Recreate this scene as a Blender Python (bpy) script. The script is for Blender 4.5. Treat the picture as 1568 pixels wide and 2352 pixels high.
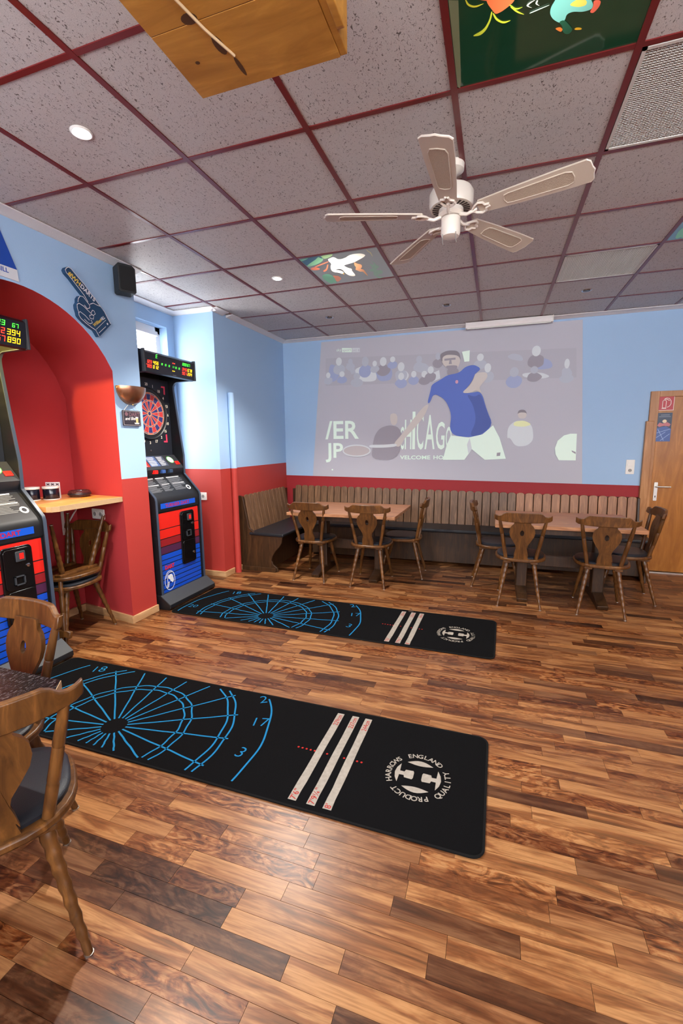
import bpy, bmesh, math, random
from mathutils import Vector, Matrix
random.seed(7)
for o in list(bpy.data.objects): bpy.data.objects.remove(o)
SC = bpy.context.scene
COL = SC.collection
PI = math.pi
# ------------------------------------------------------------------ camera
cam_d = bpy.data.cameras.new('camera'); cam = bpy.data.objects.new('camera', cam_d); COL.objects.link(cam)
SC.camera = cam
F_PX, YAW, PITCH, ROLL = 1026.3, -0.3300, -0.1540, -0.0092
cam_d.sensor_fit = 'HORIZONTAL'; cam_d.sensor_width = 36.0; cam_d.lens = 36.0 * F_PX / 1568.0
cam_d.clip_start = 0.02; cam_d.clip_end = 60
fw = Vector((math.sin(YAW)*math.cos(PITCH), math.cos(YAW)*math.cos(PITCH), math.sin(PITCH)))
rt = Vector((math.cos(YAW), -math.sin(YAW), 0)); up = rt.cross(fw)
r2 = math.cos(ROLL)*rt + math.sin(ROLL)*up; u2 = -math.sin(ROLL)*rt + math.cos(ROLL)*up
cam.matrix_world = Matrix(((r2.x,u2.x,-fw.x,0.210),(r2.y,u2.y,-fw.y,-2.021),(r2.z,u2.z,-fw.z,1.4568),(0,0,0,1)))
# ------------------------------------------------------------------ world, lights, exposure
W = bpy.data.worlds.new('world'); SC.world = W; W.use_nodes = True
W.node_tree.nodes['Background'].inputs[0].default_value = (0.95, 0.93, 0.93, 1)
W.node_tree.nodes['Background'].inputs[1].default_value = 7.2
SC.view_settings.view_transform = 'Standard'; SC.view_settings.look = 'None'
SC.view_settings.gamma = 1.0; SC.view_settings.use_curve_mapping = False
SC.view_settings.exposure = 0.92
SC.cycles.max_bounces = 7; SC.cycles.diffuse_bounces = 4; SC.cycles.glossy_bounces = 3; SC.cycles.caustics_reflective = False; SC.cycles.caustics_refractive = False
def light(kind, name, loc, rot, energy, color, size=None, size_y=None, spot=None, blend=0.5):
    d = bpy.data.lights.new(name, kind); d.energy = energy; d.color = color
    if kind == 'AREA':
        d.shape = 'RECTANGLE'; d.size = size; d.size_y = size_y or size
    else:
        d.shadow_soft_size = size or 0.03
    if spot: d.spot_size = math.radians(spot); d.spot_blend = blend
    o = bpy.data.objects.new(name, d); COL.objects.link(o); o.location = loc; o.rotation_euler = rot
    return o
H = 2.81; XL = -2.56; YB = 3.69
# daylight falling in through the window of the recess
light('AREA', 'window_daylight', (-3.14, 1.56, 1.80), (0, -PI/2, 0), 8, (0.70, 0.86, 1.0), 1.6, 0.86)
# a warm lamp of the room, beyond the right edge
light('SPOT', 'room_lamp_far', (2.25, 1.10, 2.74), (0, 0, 0), 80, (1.0, 0.78, 0.52), 0.05, spot=150, blend=0.8)
# ------------------------------------------------------------------ helpers
def lin(c):
    return tuple((x/255/12.92 if x/255 <= 0.04045 else ((x/255+0.055)/1.055)**2.4) for x in c) + (1.0,)
MATS = {}
def mat(name, col, rough=0.5, metal=0.0, emit=None, estr=0.0, bump=0.0, bscale=200, spec=0.5, vary=0.0, coat=0.0, trans=0.0):
    if name in MATS: return MATS[name]
    m = bpy.data.materials.new(name); m.use_nodes = True; nt = m.node_tree; b = nt.nodes['Principled BSDF']
    b.inputs['Base Color'].default_value = lin(col); b.inputs['Roughness'].default_value = rough
    b.inputs['Metallic'].default_value = metal; b.inputs['Specular IOR Level'].default_value = spec
    b.inputs['Coat Weight'].default_value = coat
    if trans: b.inputs['Transmission Weight'].default_value = trans
    if emit: b.inputs['Emission Color'].default_value = lin(emit); b.inputs['Emission Strength'].default_value = estr
    if bump or vary:
        g = nt.nodes.new('ShaderNodeNewGeometry'); n = nt.nodes.new('ShaderNodeTexNoise')
        n.inputs['Scale'].default_value = bscale; n.inputs['Detail'].default_value = 3
        nt.links.new(g.outputs['Position'], n.inputs['Vector'])
        if bump:
            bp = nt.nodes.new('ShaderNodeBump'); bp.inputs['Strength'].default_value = bump; bp.inputs['Distance'].default_value = 0.004
            nt.links.new(n.outputs['Fac'], bp.inputs['Height']); nt.links.new(bp.outputs['Normal'], b.inputs['Normal'])
        if vary:
            mx = nt.nodes.new('ShaderNodeMix'); mx.data_type = 'RGBA'
            c = lin(col)
            mx.inputs['A'].default_value = tuple(x*(1-vary) for x in c[:3]) + (1,)
            mx.inputs['B'].default_value = tuple(min(1, x*(1+vary)) for x in c[:3]) + (1,)
            nt.links.new(n.outputs['Fac'], mx.inputs['Factor']); nt.links.new(mx.outputs['Result'], b.inputs['Base Color'])
    MATS[name] = m; return m
def ramp(nt, stops, interp='LINEAR'):
    r = nt.nodes.new('ShaderNodeValToRGB'); r.color_ramp.interpolation = interp
    els = r.color_ramp.elements
    while len(els) < len(stops): els.new(0.5)
    for e, (p, c) in zip(els, stops): e.position = p; e.color = c if len(c) == 4 else lin(c)
    return r
def wood(name, dark, light_, stretch=(1, 1, 10), scale=6, rough=0.4, coord='Object', dist=1.2, spec=0.4):
    if name in MATS: return MATS[name]
    m = bpy.data.materials.new(name); m.use_nodes = True; nt = m.node_tree; b = nt.nodes['Principled BSDF']
    tc = nt.nodes.new('ShaderNodeTexCoord'); mp = nt.nodes.new('ShaderNodeMapping'); mp.inputs['Scale'].default_value = stretch
    oi = nt.nodes.new('ShaderNodeObjectInfo'); ad = nt.nodes.new('ShaderNodeVectorMath'); ad.operation = 'ADD'
    sc = nt.nodes.new('ShaderNodeVectorMath'); sc.operation = 'SCALE'; sc.inputs['Scale'].default_value = 23.0
    cb = nt.nodes.new('ShaderNodeCombineXYZ')
    for i in range(3): nt.links.new(oi.outputs['Random'], cb.inputs[i])
    nt.links.new(cb.outputs[0], sc.inputs[0]); nt.links.new(tc.outputs[coord], mp.inputs['Vector'])
    nt.links.new(mp.outputs[0], ad.inputs[0]); nt.links.new(sc.outputs[0], ad.inputs[1])
    n = nt.nodes.new('ShaderNodeTexNoise'); n.inputs['Scale'].default_value = scale; n.inputs['Detail'].default_value = 5
    n.inputs['Distortion'].default_value = dist; n.inputs['Roughness'].default_value = 0.6
    nt.links.new(ad.outputs[0], n.inputs['Vector'])
    r = ramp(nt, [(0.32, dark), (0.55, tuple((a+c)//2 for a, c in zip(dark, light_))), (0.72, light_)])
    nt.links.new(n.outputs['Fac'], r.inputs['Fac']); nt.links.new(r.outputs['Color'], b.inputs['Base Color'])
    b.inputs['Roughness'].default_value = rough; b.inputs['Specular IOR Level'].default_value = spec
    MATS[name] = m; return m
def finish(me, smooth=True, normals=True):
    if normals:
        bm = bmesh.new(); bm.from_mesh(me); bmesh.ops.recalc_face_normals(bm, faces=bm.faces); bm.to_mesh(me); bm.free()
    if smooth:
        me.polygons.foreach_set('use_smooth', [True]*len(me.polygons)); me.set_sharp_from_angle(angle=math.radians(38))
    me.update()
def tag(o, label=None, cat=None, group=None, kind=None):
    if label: o['label'] = label
    if cat: o['category'] = cat
    if group: o['group'] = group
    if kind: o['kind'] = kind
    return o
def empty(name, loc=(0,0,0), rot=(0,0,0), label=None, cat=None, group=None):
    o = bpy.data.objects.new(name, None); COL.objects.link(o); o.location = loc; o.rotation_euler = rot
    o.empty_display_size = 0.1
    return tag(o, label, cat, group)
def link(name, me, parent=None, loc=(0,0,0), rot=(0,0,0), bevel=0.0):
    o = bpy.data.objects.new(name, me); COL.objects.link(o); o.parent = parent; o.location = loc; o.rotation_euler = rot
    if bevel:
        md = o.modifiers.new('bevel', 'BEVEL'); md.width = bevel; md.segments = 2; md.limit_method = 'ANGLE'; md.angle_limit = math.radians(40)
    return o
class MB:
    def __init__(s): s.v = []; s.f = []; s.m = []; s.cur = 0
    def add(s, vs, fs):
        n = len(s.v); s.v += [tuple(p) for p in vs]
        for f in fs: s.f.append([i+n for i in f]); s.m.append(s.cur)
        return s
    def box(s, x0, x1, y0, y1, z0, z1):
        return s.add([(x0,y0,z0),(x1,y0,z0),(x1,y1,z0),(x0,y1,z0),(x0,y0,z1),(x1,y0,z1),(x1,y1,z1),(x0,y1,z1)],
                     [(0,3,2,1),(4,5,6,7),(0,1,5,4),(1,2,6,5),(2,3,7,6),(3,0,4,7)])
    def prism(s, pts, a, b, plane='xy'):
        P = {'xy': lambda p, h: (p[0], p[1], h), 'yz': lambda p, h: (h, p[0], p[1]), 'xz': lambda p, h: (p[0], h, p[1])}[plane]
        n = len(pts)
        vs = [P(p, a) for p in pts] + [P(p, b) for p in pts]
        fs = [list(range(n))[::-1], list(range(n, 2*n))] + [(i, (i+1) % n, n+(i+1) % n, n+i) for i in range(n)]
        return s.add(vs, fs)
    def poly(s, pts): return s.add(pts, [list(range(len(pts)))])
    def tube(s, pts, rad, seg=8, cap=True):
        pts = [Vector(p) for p in pts]; n = len(pts)
        if not isinstance(rad, (list, tuple)): rad = [rad]*n
        vs = []; ref = Vector((0.31, 0.47, 0.83))
        for i, p in enumerate(pts):
            t = (pts[min(i+1, n-1)] - pts[max(i-1, 0)]).normalized()
            a = t.cross(ref).normalized(); b = t.cross(a)
            for k in range(seg):
                w = 2*PI*k/seg; vs.append(p + rad[i]*(math.cos(w)*a + math.sin(w)*b))
        fs = [(i*seg+k, i*seg+(k+1) % seg, (i+1)*seg+(k+1) % seg, (i+1)*seg+k) for i in range(n-1) for k in range(seg)]
        if cap: fs += [list(range(seg))[::-1], list(range((n-1)*seg, n*seg))]
        return s.add(vs, fs)
    def turned(s, p0, p1, prof, seg=10):     # prof: (t along the axis, radius)
        p0 = Vector(p0); p1 = Vector(p1)
        return s.tube([p0.lerp(p1, t) for t, r in prof], [r for t, r in prof], seg)
    def lathe(s, prof, c=(0,0,0), seg=24):   # prof: (r, z)
        vs = []; n = len(prof)
        for r, z in prof:
            for k in range(seg):
                w = 2*PI*k/seg; vs.append((c[0]+r*math.cos(w), c[1]+r*math.sin(w), c[2]+z))
        fs = [(i*seg+k, i*seg+(k+1) % seg, (i+1)*seg+(k+1) % seg, (i+1)*seg+k) for i in range(n-1) for k in range(seg)]
        fs += [list(range(seg))[::-1], list(range((n-1)*seg, n*seg))]
        return s.add(vs, fs)
    def stroke(s, pts, w, fn):               # flat ribbon along 2D pts, mapped to 3D by fn
        n = len(pts); L = []; R = []
        for i in range(n):
            a = Vector(pts[max(i-1, 0)][:2]); b = Vector(pts[min(i+1, n-1)][:2]); d = (b-a)
            d = d.normalized() if d.length > 1e-9 else Vector((1, 0)); p = Vector(pts[i][:2]); q = Vector((-d.y, d.x))*w/2
            L.append(p+q); R.append(p-q)
        vs = [fn(p.x, p.y) for p in L] + [fn(p.x, p.y) for p in R]
        return s.add(vs, [(i, i+1, n+i+1, n+i) for i in range(n-1)])
    def xform(s, M):
        s.v = [tuple(M @ Vector(p)) for p in s.v]; return s
    def mesh(s, name, mats, smooth=True, normals=True):
        me = bpy.data.meshes.new(name); me.from_pydata(s.v, [], s.f)
        mats = mats if isinstance(mats, (list, tuple)) else [mats]
        for m in mats: me.materials.append(m)
        if len(mats) > 1: me.polygons.foreach_set('material_index', s.m)
        finish(me, smooth, normals); return me
    def build(s, name, mats, parent=None, smooth=True, bevel=0.0, normals=True, loc=(0,0,0), rot=(0,0,0)):
        return link(name, s.mesh(name, mats, smooth, normals), parent, loc, rot, bevel)
def copy_tree(o, parent=None):
    c = o.copy(); COL.objects.link(c); c.parent = parent
    for ch in list(o.children): copy_tree(ch, c)
    return c
def rrect(x0, x1, y0, y1, r, n=5):
    pts = []
    for cx, cy, a in ((x1-r, y0+r, -PI/2), (x1-r, y1-r, 0), (x0+r, y1-r, PI/2), (x0+r, y0+r, PI)):
        for k in range(n+1):
            w = a + PI/2*k/n; pts.append((cx+r*math.cos(w), cy+r*math.sin(w)))
    return pts
def chaikin(p, it=2):
    for _ in range(it):
        q = []
        for k in range(len(p)):
            a, b = p[k], p[(k+1) % len(p)]
            q += [(a[0]*.78+b[0]*.22, a[1]*.78+b[1]*.22), (a[0]*.22+b[0]*.78, a[1]*.22+b[1]*.78)]
        p = q
    return p
def ell(cx, cy, rx, ry, n=20, a0=0.0): return [(cx+rx*math.cos(a0+2*PI*k/n), cy+ry*math.sin(a0+2*PI*k/n)) for k in range(n)]
_tc = {}
def text2d(s, size, align='LEFT', bold=0.0):
    key = (s, size, align, bold)
    if key in _tc: return _tc[key]
    cu = bpy.data.curves.new('lettering', 'FONT'); cu.body = s; cu.size = size; cu.align_x = align; cu.offset = bold; cu.resolution_u = 3
    ob = bpy.data.objects.new('lettering', cu); COL.objects.link(ob)
    dg = bpy.context.evaluated_depsgraph_get(); me = bpy.data.meshes.new_from_object(ob.evaluated_get(dg))
    vs = [(v.co.x, v.co.y) for v in me.vertices]; fs = [list(p.vertices) for p in me.polygons]
    bpy.data.objects.remove(ob); bpy.data.curves.remove(cu); bpy.data.meshes.remove(me)
    _tc[key] = (vs, fs); return vs, fs
def put_text(mb, s, size, o, u, v, align='LEFT', bold=0.0, sx=1.0):
    vs, fs = text2d(s, size, align, bold); o = Vector(o); u = Vector(u); v = Vector(v)
    mb.add([o + u*x*sx + v*y for x, y in vs], fs)
SEG = {'0':'abcdef','1':'bc','2':'abged','3':'abgcd','4':'fgbc','5':'afgcd','6':'afgedc','7':'abc','8':'abcdefg','9':'abcdfg',':':'','E':'adefg'}
def seg_digits(mb, s, w, h, o, u, v, gap=0.35):
    o = Vector(o); u = Vector(u); v = Vector(v); t = w*0.2; x = 0
    def q(a, b, c, d): mb.poly([o+u*(x+a+0.12*c)+v*c, o+u*(x+b+0.12*c)+v*c, o+u*(x+b+0.12*d)+v*d, o+u*(x+a+0.12*d)+v*d])
    for ch in s:
        if ch == ' ': x += w*0.7; continue
        if ch == ':':
            q(0, t, h*0.25, h*0.25+t); q(0, t, h*0.65, h*0.65+t); x += t+w*gap; continue
        for c in SEG[ch]:
            if c == 'a': q(0, w, h-t, h)
            if c == 'd': q(0, w, 0, t)
            if c == 'g': q(0, w, h/2-t/2, h/2+t/2)
            if c == 'f': q(0, t, h/2, h)
            if c == 'e': q(0, t, 0, h/2)
            if c == 'b': q(w-t, w, h/2, h)
            if c == 'c': q(w-t, w, 0, h/2)
        x += w*(1+gap)
# ------------------------------------------------------------------ materials
def two_tone(name, upper, lower, zfun):
    m = bpy.data.materials.new(name); m.use_nodes = True; nt = m.node_tree; b = nt.nodes['Principled BSDF']
    g = nt.nodes.new('ShaderNodeNewGeometry'); sp = nt.nodes.new('ShaderNodeSeparateXYZ'); nt.links.new(g.outputs['Position'], sp.inputs[0])
    th = nt.nodes.new('ShaderNodeMath'); th.operation = 'MULTIPLY_ADD'; th.inputs[1].default_value = zfun[1]; th.inputs[2].default_value = zfun[0]
    nt.links.new(sp.outputs['X'], th.inputs[0])
    gt = nt.nodes.new('ShaderNodeMath'); gt.operation = 'GREATER_THAN'; nt.links.new(sp.outputs['Z'], gt.inputs[0]); nt.links.new(th.outputs[0], gt.inputs[1])
    mx = nt.nodes.new('ShaderNodeMix'); mx.data_type = 'RGBA'; mx.inputs['A'].default_value = lin(lower); mx.inputs['B'].default_value = lin(upper)
    nt.links.new(gt.outputs[0], mx.inputs['Factor']); nt.links.new(mx.outputs['Result'], b.inputs['Base Color'])
    n = nt.nodes.new('ShaderNodeTexNoise'); n.inputs['Scale'].default_value = 260; n.inputs['Detail'].default_value = 2
    nt.links.new(g.outputs['Position'], n.inputs['Vector'])
    bp = nt.nodes.new('ShaderNodeBump'); bp.inputs['Strength'].default_value = 0.25; bp.inputs['Distance'].default_value = 0.003
    nt.links.new(n.outputs['Fac'], bp.inputs['Height']); nt.links.new(bp.outputs['Normal'], b.inputs['Normal'])
    b.inputs['Roughness'].default_value = 0.62; b.inputs['Specular IOR Level'].default_value = 0.35
    return m
BLUE = (158, 189, 222); RED = (170, 55, 48)
M_wall = two_tone('paint_blue_over_red', BLUE, RED, (1.188, 0.0))
M_wallb = two_tone('paint_blue_over_red_back', BLUE, (150, 36, 42), (0.980, -0.0125))
M_niche = mat('paint_red_niche', (174, 54, 58), 0.6, bump=0.25, bscale=260, spec=0.35)
M_white = mat('white_paint', (228, 224, 222), 0.5)
M_plastic_w = mat('white_plastic', (226, 224, 218), 0.35)
M_black = mat('black_laminate', (17, 18, 22), 0.45)
M_blackg = mat('black_gloss', (10, 10, 12), 0.2)
M_dgrey = mat('dark_grey_metal', (50, 53, 58), 0.55)
M_tmold = mat('blue_grey_edging', (58, 68, 84), 0.35)
M_chrome = mat('chrome', (200, 200, 205), 0.2, 1.0)
M_steel = mat('brushed_steel', (190, 188, 182), 0.35, 1.0)
M_gridred = mat('dark_red_enamel', (104, 22, 24), 0.3, spec=0.5)
M_vinyl = mat('black_vinyl', (30, 32, 38), 0.36, bump=0.15, bscale=300, spec=0.3)
M_chair = wood('chair_oak', (64, 38, 16), (120, 78, 37), (1, 1, 0.16), 26, 0.34)
M_bench = wood('bench_oak_dark', (42, 26, 13), (78, 51, 28), (1.2, 1.2, 0.14), 26, 0.42)
M_slat = wood('slat_oak', (88, 62, 43), (140, 104, 76), (1.2, 1.2, 0.14), 30, 0.45)
M_slat_lit = wood('slat_oak_lit', (128, 84, 54), (180, 124, 84), (1.2, 1.2, 0.14), 30, 0.42)  # slat oak brightened: projector light on the right-hand slats put into the colour
M_table = wood('table_oak', (140, 94, 64), (186, 136, 98), (0.16, 1, 1), 24, 0.33)
M_door = wood('door_veneer', (150, 92, 30), (186, 122, 52), (1, 1, 0.14), 16, 0.35)
M_frame = wood('door_frame_veneer', (160, 106, 58), (190, 138, 88), (1, 1, 0.14), 18, 0.38)
M_pine = wood('pine_board', (150, 100, 36), (196, 142, 62), (0.2, 1, 1), 14, 0.5)
M_base = wood('baseboard_beech', (172, 132, 90), (206, 168, 124), (0.2, 0.2, 1), 20, 0.45)
M_shelf = wood('shelf_beech', (196, 130, 74), (226, 164, 106), (1, 0.16, 1), 14, 0.35)
M_chip = mat('chipboard_edge', (178, 146, 108), 0.7, bump=0.5, bscale=350, vary=0.25)
# ================================================================== structure
def floor_mat():
    m = bpy.data.materials.new('laminate_walnut'); m.use_nodes = True; nt = m.node_tree; b = nt.nodes['Principled BSDF']; L = nt.links.new
    at = nt.nodes.new('ShaderNodeAttribute'); at.attribute_name = 'tone'
    g = nt.nodes.new('ShaderNodeNewGeometry')
    cb = nt.nodes.new('ShaderNodeCombineXYZ'); m1 = nt.nodes.new('ShaderNodeMath'); m1.operation = 'MULTIPLY'; m1.inputs[1].default_value = 57.0
    L(at.outputs['Fac'], m1.inputs[0]); L(m1.outputs[0], cb.inputs[0]); L(m1.outputs[0], cb.inputs[1]); L(m1.outputs[0], cb.inputs[2])
    ad = nt.nodes.new('ShaderNodeVectorMath'); ad.operation = 'ADD'; L(g.outputs['Position'], ad.inputs[0]); L(cb.outputs[0], ad.inputs[1])
    def noise(sx, sy, scale, detail, dist, rough=0.55):
        mp = nt.nodes.new('ShaderNodeMapping'); mp.inputs['Scale'].default_value = (sx, sy, 1); L(ad.outputs[0], mp.inputs['Vector'])
        n = nt.nodes.new('ShaderNodeTexNoise'); n.inputs['Scale'].default_value = scale; n.inputs['Detail'].default_value = detail
        n.inputs['Distortion'].default_value = dist; n.inputs['Roughness'].default_value = rough; L(mp.outputs[0], n.inputs['Vector']); return n
    base = ramp(nt, [(0.0, (78, 54, 39)), (0.07, (104, 70, 46)), (0.20, (134, 92, 59)), (0.55, (153, 107, 67)), (0.85, (168, 122, 78)), (1.0, (145, 97, 57))])
    L(at.outputs['Fac'], base.inputs['Fac'])
    def mult(a_sock, b_sock, fac):
        mu = nt.nodes.new('ShaderNodeMix'); mu.data_type = 'RGBA'; mu.blend_type = 'MULTIPLY'
        if isinstance(fac, float): mu.inputs['Factor'].default_value = fac
        else: L(fac, mu.inputs['Factor'])
        L(a_sock, mu.inputs['A']); L(b_sock, mu.inputs['B']); return mu.outputs['Result']
    figure = noise(0.11, 1.0, 17, 4, 1.3)             # long streaks
    fr = ramp(nt, [(0.32, (92, 60, 42)), (0.43, (172, 134, 108)), (0.56, (255, 255, 255))])
    L(figure.outputs['Fac'], fr.inputs['Fac'])
    c1 = mult(base.outputs['Color'], fr.outputs['Color'], 0.74)
    burl = noise(0.40, 1.0, 22, 5, 3.0)               # swirling burr figure on some strips only
    fb = ramp(nt, [(0.36, (110, 74, 50)), (0.50, (214, 180, 152)), (0.60, (255, 255, 255))])
    L(burl.outputs['Fac'], fb.inputs['Fac'])
    pk = nt.nodes.new('ShaderNodeMath'); pk.operation = 'MULTIPLY'; pk.inputs[1].default_value = 7.31; L(at.outputs['Fac'], pk.inputs[0])
    fq = nt.nodes.new('ShaderNodeMath'); fq.operation = 'FRACT'; L(pk.outputs[0], fq.inputs[0])
    ls = nt.nodes.new('ShaderNodeMapRange'); ls.inputs['From Min'].default_value = 0.12; ls.inputs['From Max'].default_value = 0.62; ls.inputs['To Min'].default_value = 0.95; ls.inputs['To Max'].default_value = 0.05; L(fq.outputs[0], ls.inputs['Value'])
    c2 = mult(c1, fb.outputs['Color'], ls.outputs[0])
    fine = noise(0.05, 1.0, 160, 3, 0.4)
    fr2 = ramp(nt, [(0.3, (198, 190, 184)), (0.6, (255, 255, 255))]); L(fine.outputs['Fac'], fr2.inputs['Fac'])
    L(mult(c2, fr2.outputs['Color'], 0.8), b.inputs['Base Color'])
    b.inputs['Roughness'].default_value = 0.33; b.inputs['Specular IOR Level'].default_value = 0.36
    return m
M_floor = floor_mat()
floor = MB().box(-3.3, 4.6, -3.4, 3.75, -0.06, -0.006).build('floor', mat('floor_underlay', (60, 40, 28), 0.8), smooth=False)
tag(floor, 'walnut laminate strip floor of the room', kind='structure')
def set_tone(me, tones):
    a = me.attributes.new('tone', 'FLOAT', 'FACE'); a.data.foreach_set('value', tones)
strips = []
y = -3.3; row = 0
while y < YB:
    x = -3.25 - random.random()*0.5
    while x < 4.55:
        ln = random.choice((0.26, 0.32, 0.38, 0.44, 0.52, 0.60))
        t = random.random()
        strips.append((max(x, -3.25), x+ln, y, min(y+0.066, YB+0.02), t)); x += ln
    y += 0.066; row += 1
def near(s):
    cx, cy = (s[0]+s[1])/2-0.21, (s[2]+s[3])/2+2.021
    d = math.hypot(cx, cy); a = math.atan2(cx, cy)
    return d + (0 if -0.98 < a < 0.36 and cy > 0.62 else 50) + (50 if (-2.4 < cx+0.21 < 0.2 and -0.5 < cy-2.021 < 0.06) else 0)
strips.sort(key=near)
G = 0.0006
for s in strips[:300]:
    mb = MB().box(s[0]+G, s[1]-G, s[2]+G, s[3]-G, -0.006, 0.0); me = mb.mesh('plank', M_floor, False, False); set_tone(me, [s[4]]*6)
    link('plank', me, floor)
mb = MB(); tn = []
for s in strips[300:]:
    mb.box(s[0]+G, s[1]-G, s[2]+G, s[3]-G, -0.006, 0.0); tn += [s[4]]*6
me = mb.mesh('planks', M_floor, False, False); set_tone(me, tn)
tag(link('planks', me, floor), kind='stuff')

# ---- left wall with arch niche, pier, window recess
AY0, AY1, AC, AR, AZ = -0.642, 0.742, 0.05, 0.787, 1.635
def arc(r, cz, y0, y1, n=24):
    out = []
    for k in range(n+1):
        yy = y0 + (y1-y0)*k/n
        out.append((yy, cz + math.sqrt(max(0, r*r-(yy-AC)**2))))
    return out
front = arc(AR, AZ, AY0, AY1)
NX = -3.20; back = arc(0.845, 1.60, AC-0.81, AC+0.81)
mb = MB(); mb.cur = 0
outline = [(-3.4, 0), (AY0, 0)] + front + [(AY1, 0), (1.02, 0), (1.02, H+0.05), (-3.4, H+0.05)]
mb.poly([(XL, a, b) for a, b in outline])
mb.cur = 1                                            # niche reveals, soffit, back
fr_ = [(AY0, 0)] + front + [(AY1, 0)]; bk_ = [(AC-0.81, 0)] + back + [(AC+0.81, 0)]
n = len(fr_)
mb.add([(XL, a, b) for a, b in fr_] + [(NX, a, b) for a, b in bk_], [(i, i+1, n+i+1, n+i) for i in range(n-1)])
mb.poly([(NX, a, b) for a, b in bk_])
mb.cur = 0                                            # recess: pier side, window wall with opening, far side, rest of the wall
RX = -3.05; RY0, RY1 = 1.02, 2.09; WY0, WY1, WZ0, WZ1 = 1.12, 1.985, 0.95, 2.645
mb.poly([(XL, RY0, 0), (RX, RY0, 0), (RX, RY0, H+.05), (XL, RY0, H+.05)])
for a, b, c, d in ((RY0, WY0, 0, H+.05), (WY1, RY1, 0, H+.05), (WY0, WY1, 0, WZ0), (WY0, WY1, WZ1, H+.05)):
    mb.poly([(RX, a, c), (RX, b, c), (RX, b, d), (RX, a, d)])
for q in ([(WY0, WZ0), (WY1, WZ0)], [(WY1, WZ0), (WY1, WZ1)], [(WY1, WZ1), (WY0, WZ1)], [(WY0, WZ1), (WY0, WZ0)]):
    mb.poly([(RX, *q[0]), (RX, *q[1]), (RX-.20, *q[1]), (RX-.20, *q[0])])
mb.poly([(RX, RY1, 0), (XL, RY1, 0), (XL, RY1, H+.05), (RX, RY1, H+.05)])
mb.poly([(XL, RY1, 0), (XL, YB, 0), (XL, YB, H+.05), (XL, RY1, H+.05)])
wl = mb.build('wall_left', [M_wall, M_niche], smooth=True, normals=False)
tag(wl, 'left wall with red arched niche, pier and window recess, blue above red', kind='structure')
wb = MB().box(XL, 4.55, YB, YB+0.1, 0, H+0.05).build('wall_back', M_wallb, smooth=False)
tag(wb, 'back wall painted light blue above a red band', kind='structure')
# unseen room sides added to block low light, window openings sized for the fill
def unseen_wall(name, horizontal, pos, a0, a1, w0, w1, label):
    mbx = MB(); z0, z1 = 1.30, 2.60
    def bx(p, q, c, d):
        if horizontal: mbx.box(p, q, pos-0.12, pos, c, d)
        else: mbx.box(pos, pos+0.12, p, q, c, d)
    bx(a0, a1, 0, z0); bx(a0, a1, z1, H+0.05); bx(a0, w0, z0, z1); bx(w1, a1, z0, z1)
    n = 4
    for k in range(1, n): c = w0+(w1-w0)*k/n; bx(c-0.04, c+0.04, z0, z1)
    tag(mbx.build(name, M_wall, smooth=False), label, kind='structure')
unseen_wall('wall_front', True, -3.4, -3.3, 4.72, -2.3, 4.4, 'wall with windows behind the viewer')
unseen_wall('wall_right', False, 4.6, -3.4, 3.79, -3.1, -1.7, 'wall with windows beyond the right edge')
# pipe chase, painted with the wall
pc = MB()
pc.tube([(XL+0.035, 2.30, 0.0), (XL+0.035, 2.30, 2.0)], 0.035, 14)
tag(pc.build('trim_1', M_wall), 'vertical heating pipe painted blue above red beside corner bench', kind='structure')
# ---- ceiling: backing, grid bars, tiles
ceil = MB().box(-3.3, 4.6, -3.4, 3.75, H+0.03, H+0.08).build('ceiling', mat('ceiling_void', (90, 85, 85), 0.9), smooth=False)
tag(ceil, 'suspended ceiling of speckled tiles in a dark red grid', kind='structure')
def tile_mat():
    m = bpy.data.materials.new('mineral_tile'); m.use_nodes = True; nt = m.node_tree; b = nt.nodes['Principled BSDF']; L = nt.links.new
    g = nt.nodes.new('ShaderNodeNewGeometry'); mp = nt.nodes.new('ShaderNodeMapping'); mp.inputs['Rotation'].default_value = (0, 0, 0.6); mp.inputs['Scale'].default_value = (1.0, 0.55, 1)
    L(g.outputs['Position'], mp.inputs['Vector'])
    v = nt.nodes.new('ShaderNodeTexNoise'); v.inputs['Scale'].default_value = 125; v.inputs['Detail'].default_value = 2; v.inputs['Distortion'].default_value = 1.5
    L(mp.outputs[0], v.inputs['Vector'])
    r = ramp(nt, [(0.335, (104, 96, 92)), (0.375, (196, 191, 188)), (1.0, (204, 199, 196))]); L(v.outputs['Fac'], r.inputs['Fac'])
    n2 = nt.nodes.new('ShaderNodeTexNoise'); n2.inputs['Scale'].default_value = 420; L(g.outputs['Position'], n2.inputs['Vector'])
    r2_ = ramp(nt, [(0.3, (214, 214, 214)), (0.6, (255, 255, 255))]); L(n2.outputs['Fac'], r2_.inputs['Fac'])
    mx = nt.nodes.new('ShaderNodeMix'); mx.data_type = 'RGBA'; mx.blend_type = 'MULTIPLY'; mx.inputs['Factor'].default_value = 1
    L(r.outputs['Color'], mx.inputs['A']); L(r2_.outputs['Color'], mx.inputs['B']); L(mx.outputs['Result'], b.inputs['Base Color'])
    rb = ramp(nt, [(0.33, (0, 0, 0)), (0.38, (255, 255, 255))]); L(v.outputs['Fac'], rb.inputs['Fac'])
    bp = nt.nodes.new('ShaderNodeBump'); bp.inputs['Strength'].default_value = 0.5; bp.inputs['Distance'].default_value = 0.004
    L(rb.outputs['Color'], bp.inputs['Height']); L(bp.outputs['Normal'], b.inputs['Normal'])
    b.inputs['Roughness'].default_value = 0.55; b.inputs['Specular IOR Level'].default_value = 0.4
    return m
M_tile = tile_mat()
T = 0.625
special = {(-2, 2), (0, -1), (1, 0), (1, 3), (2, 2)}
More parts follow.
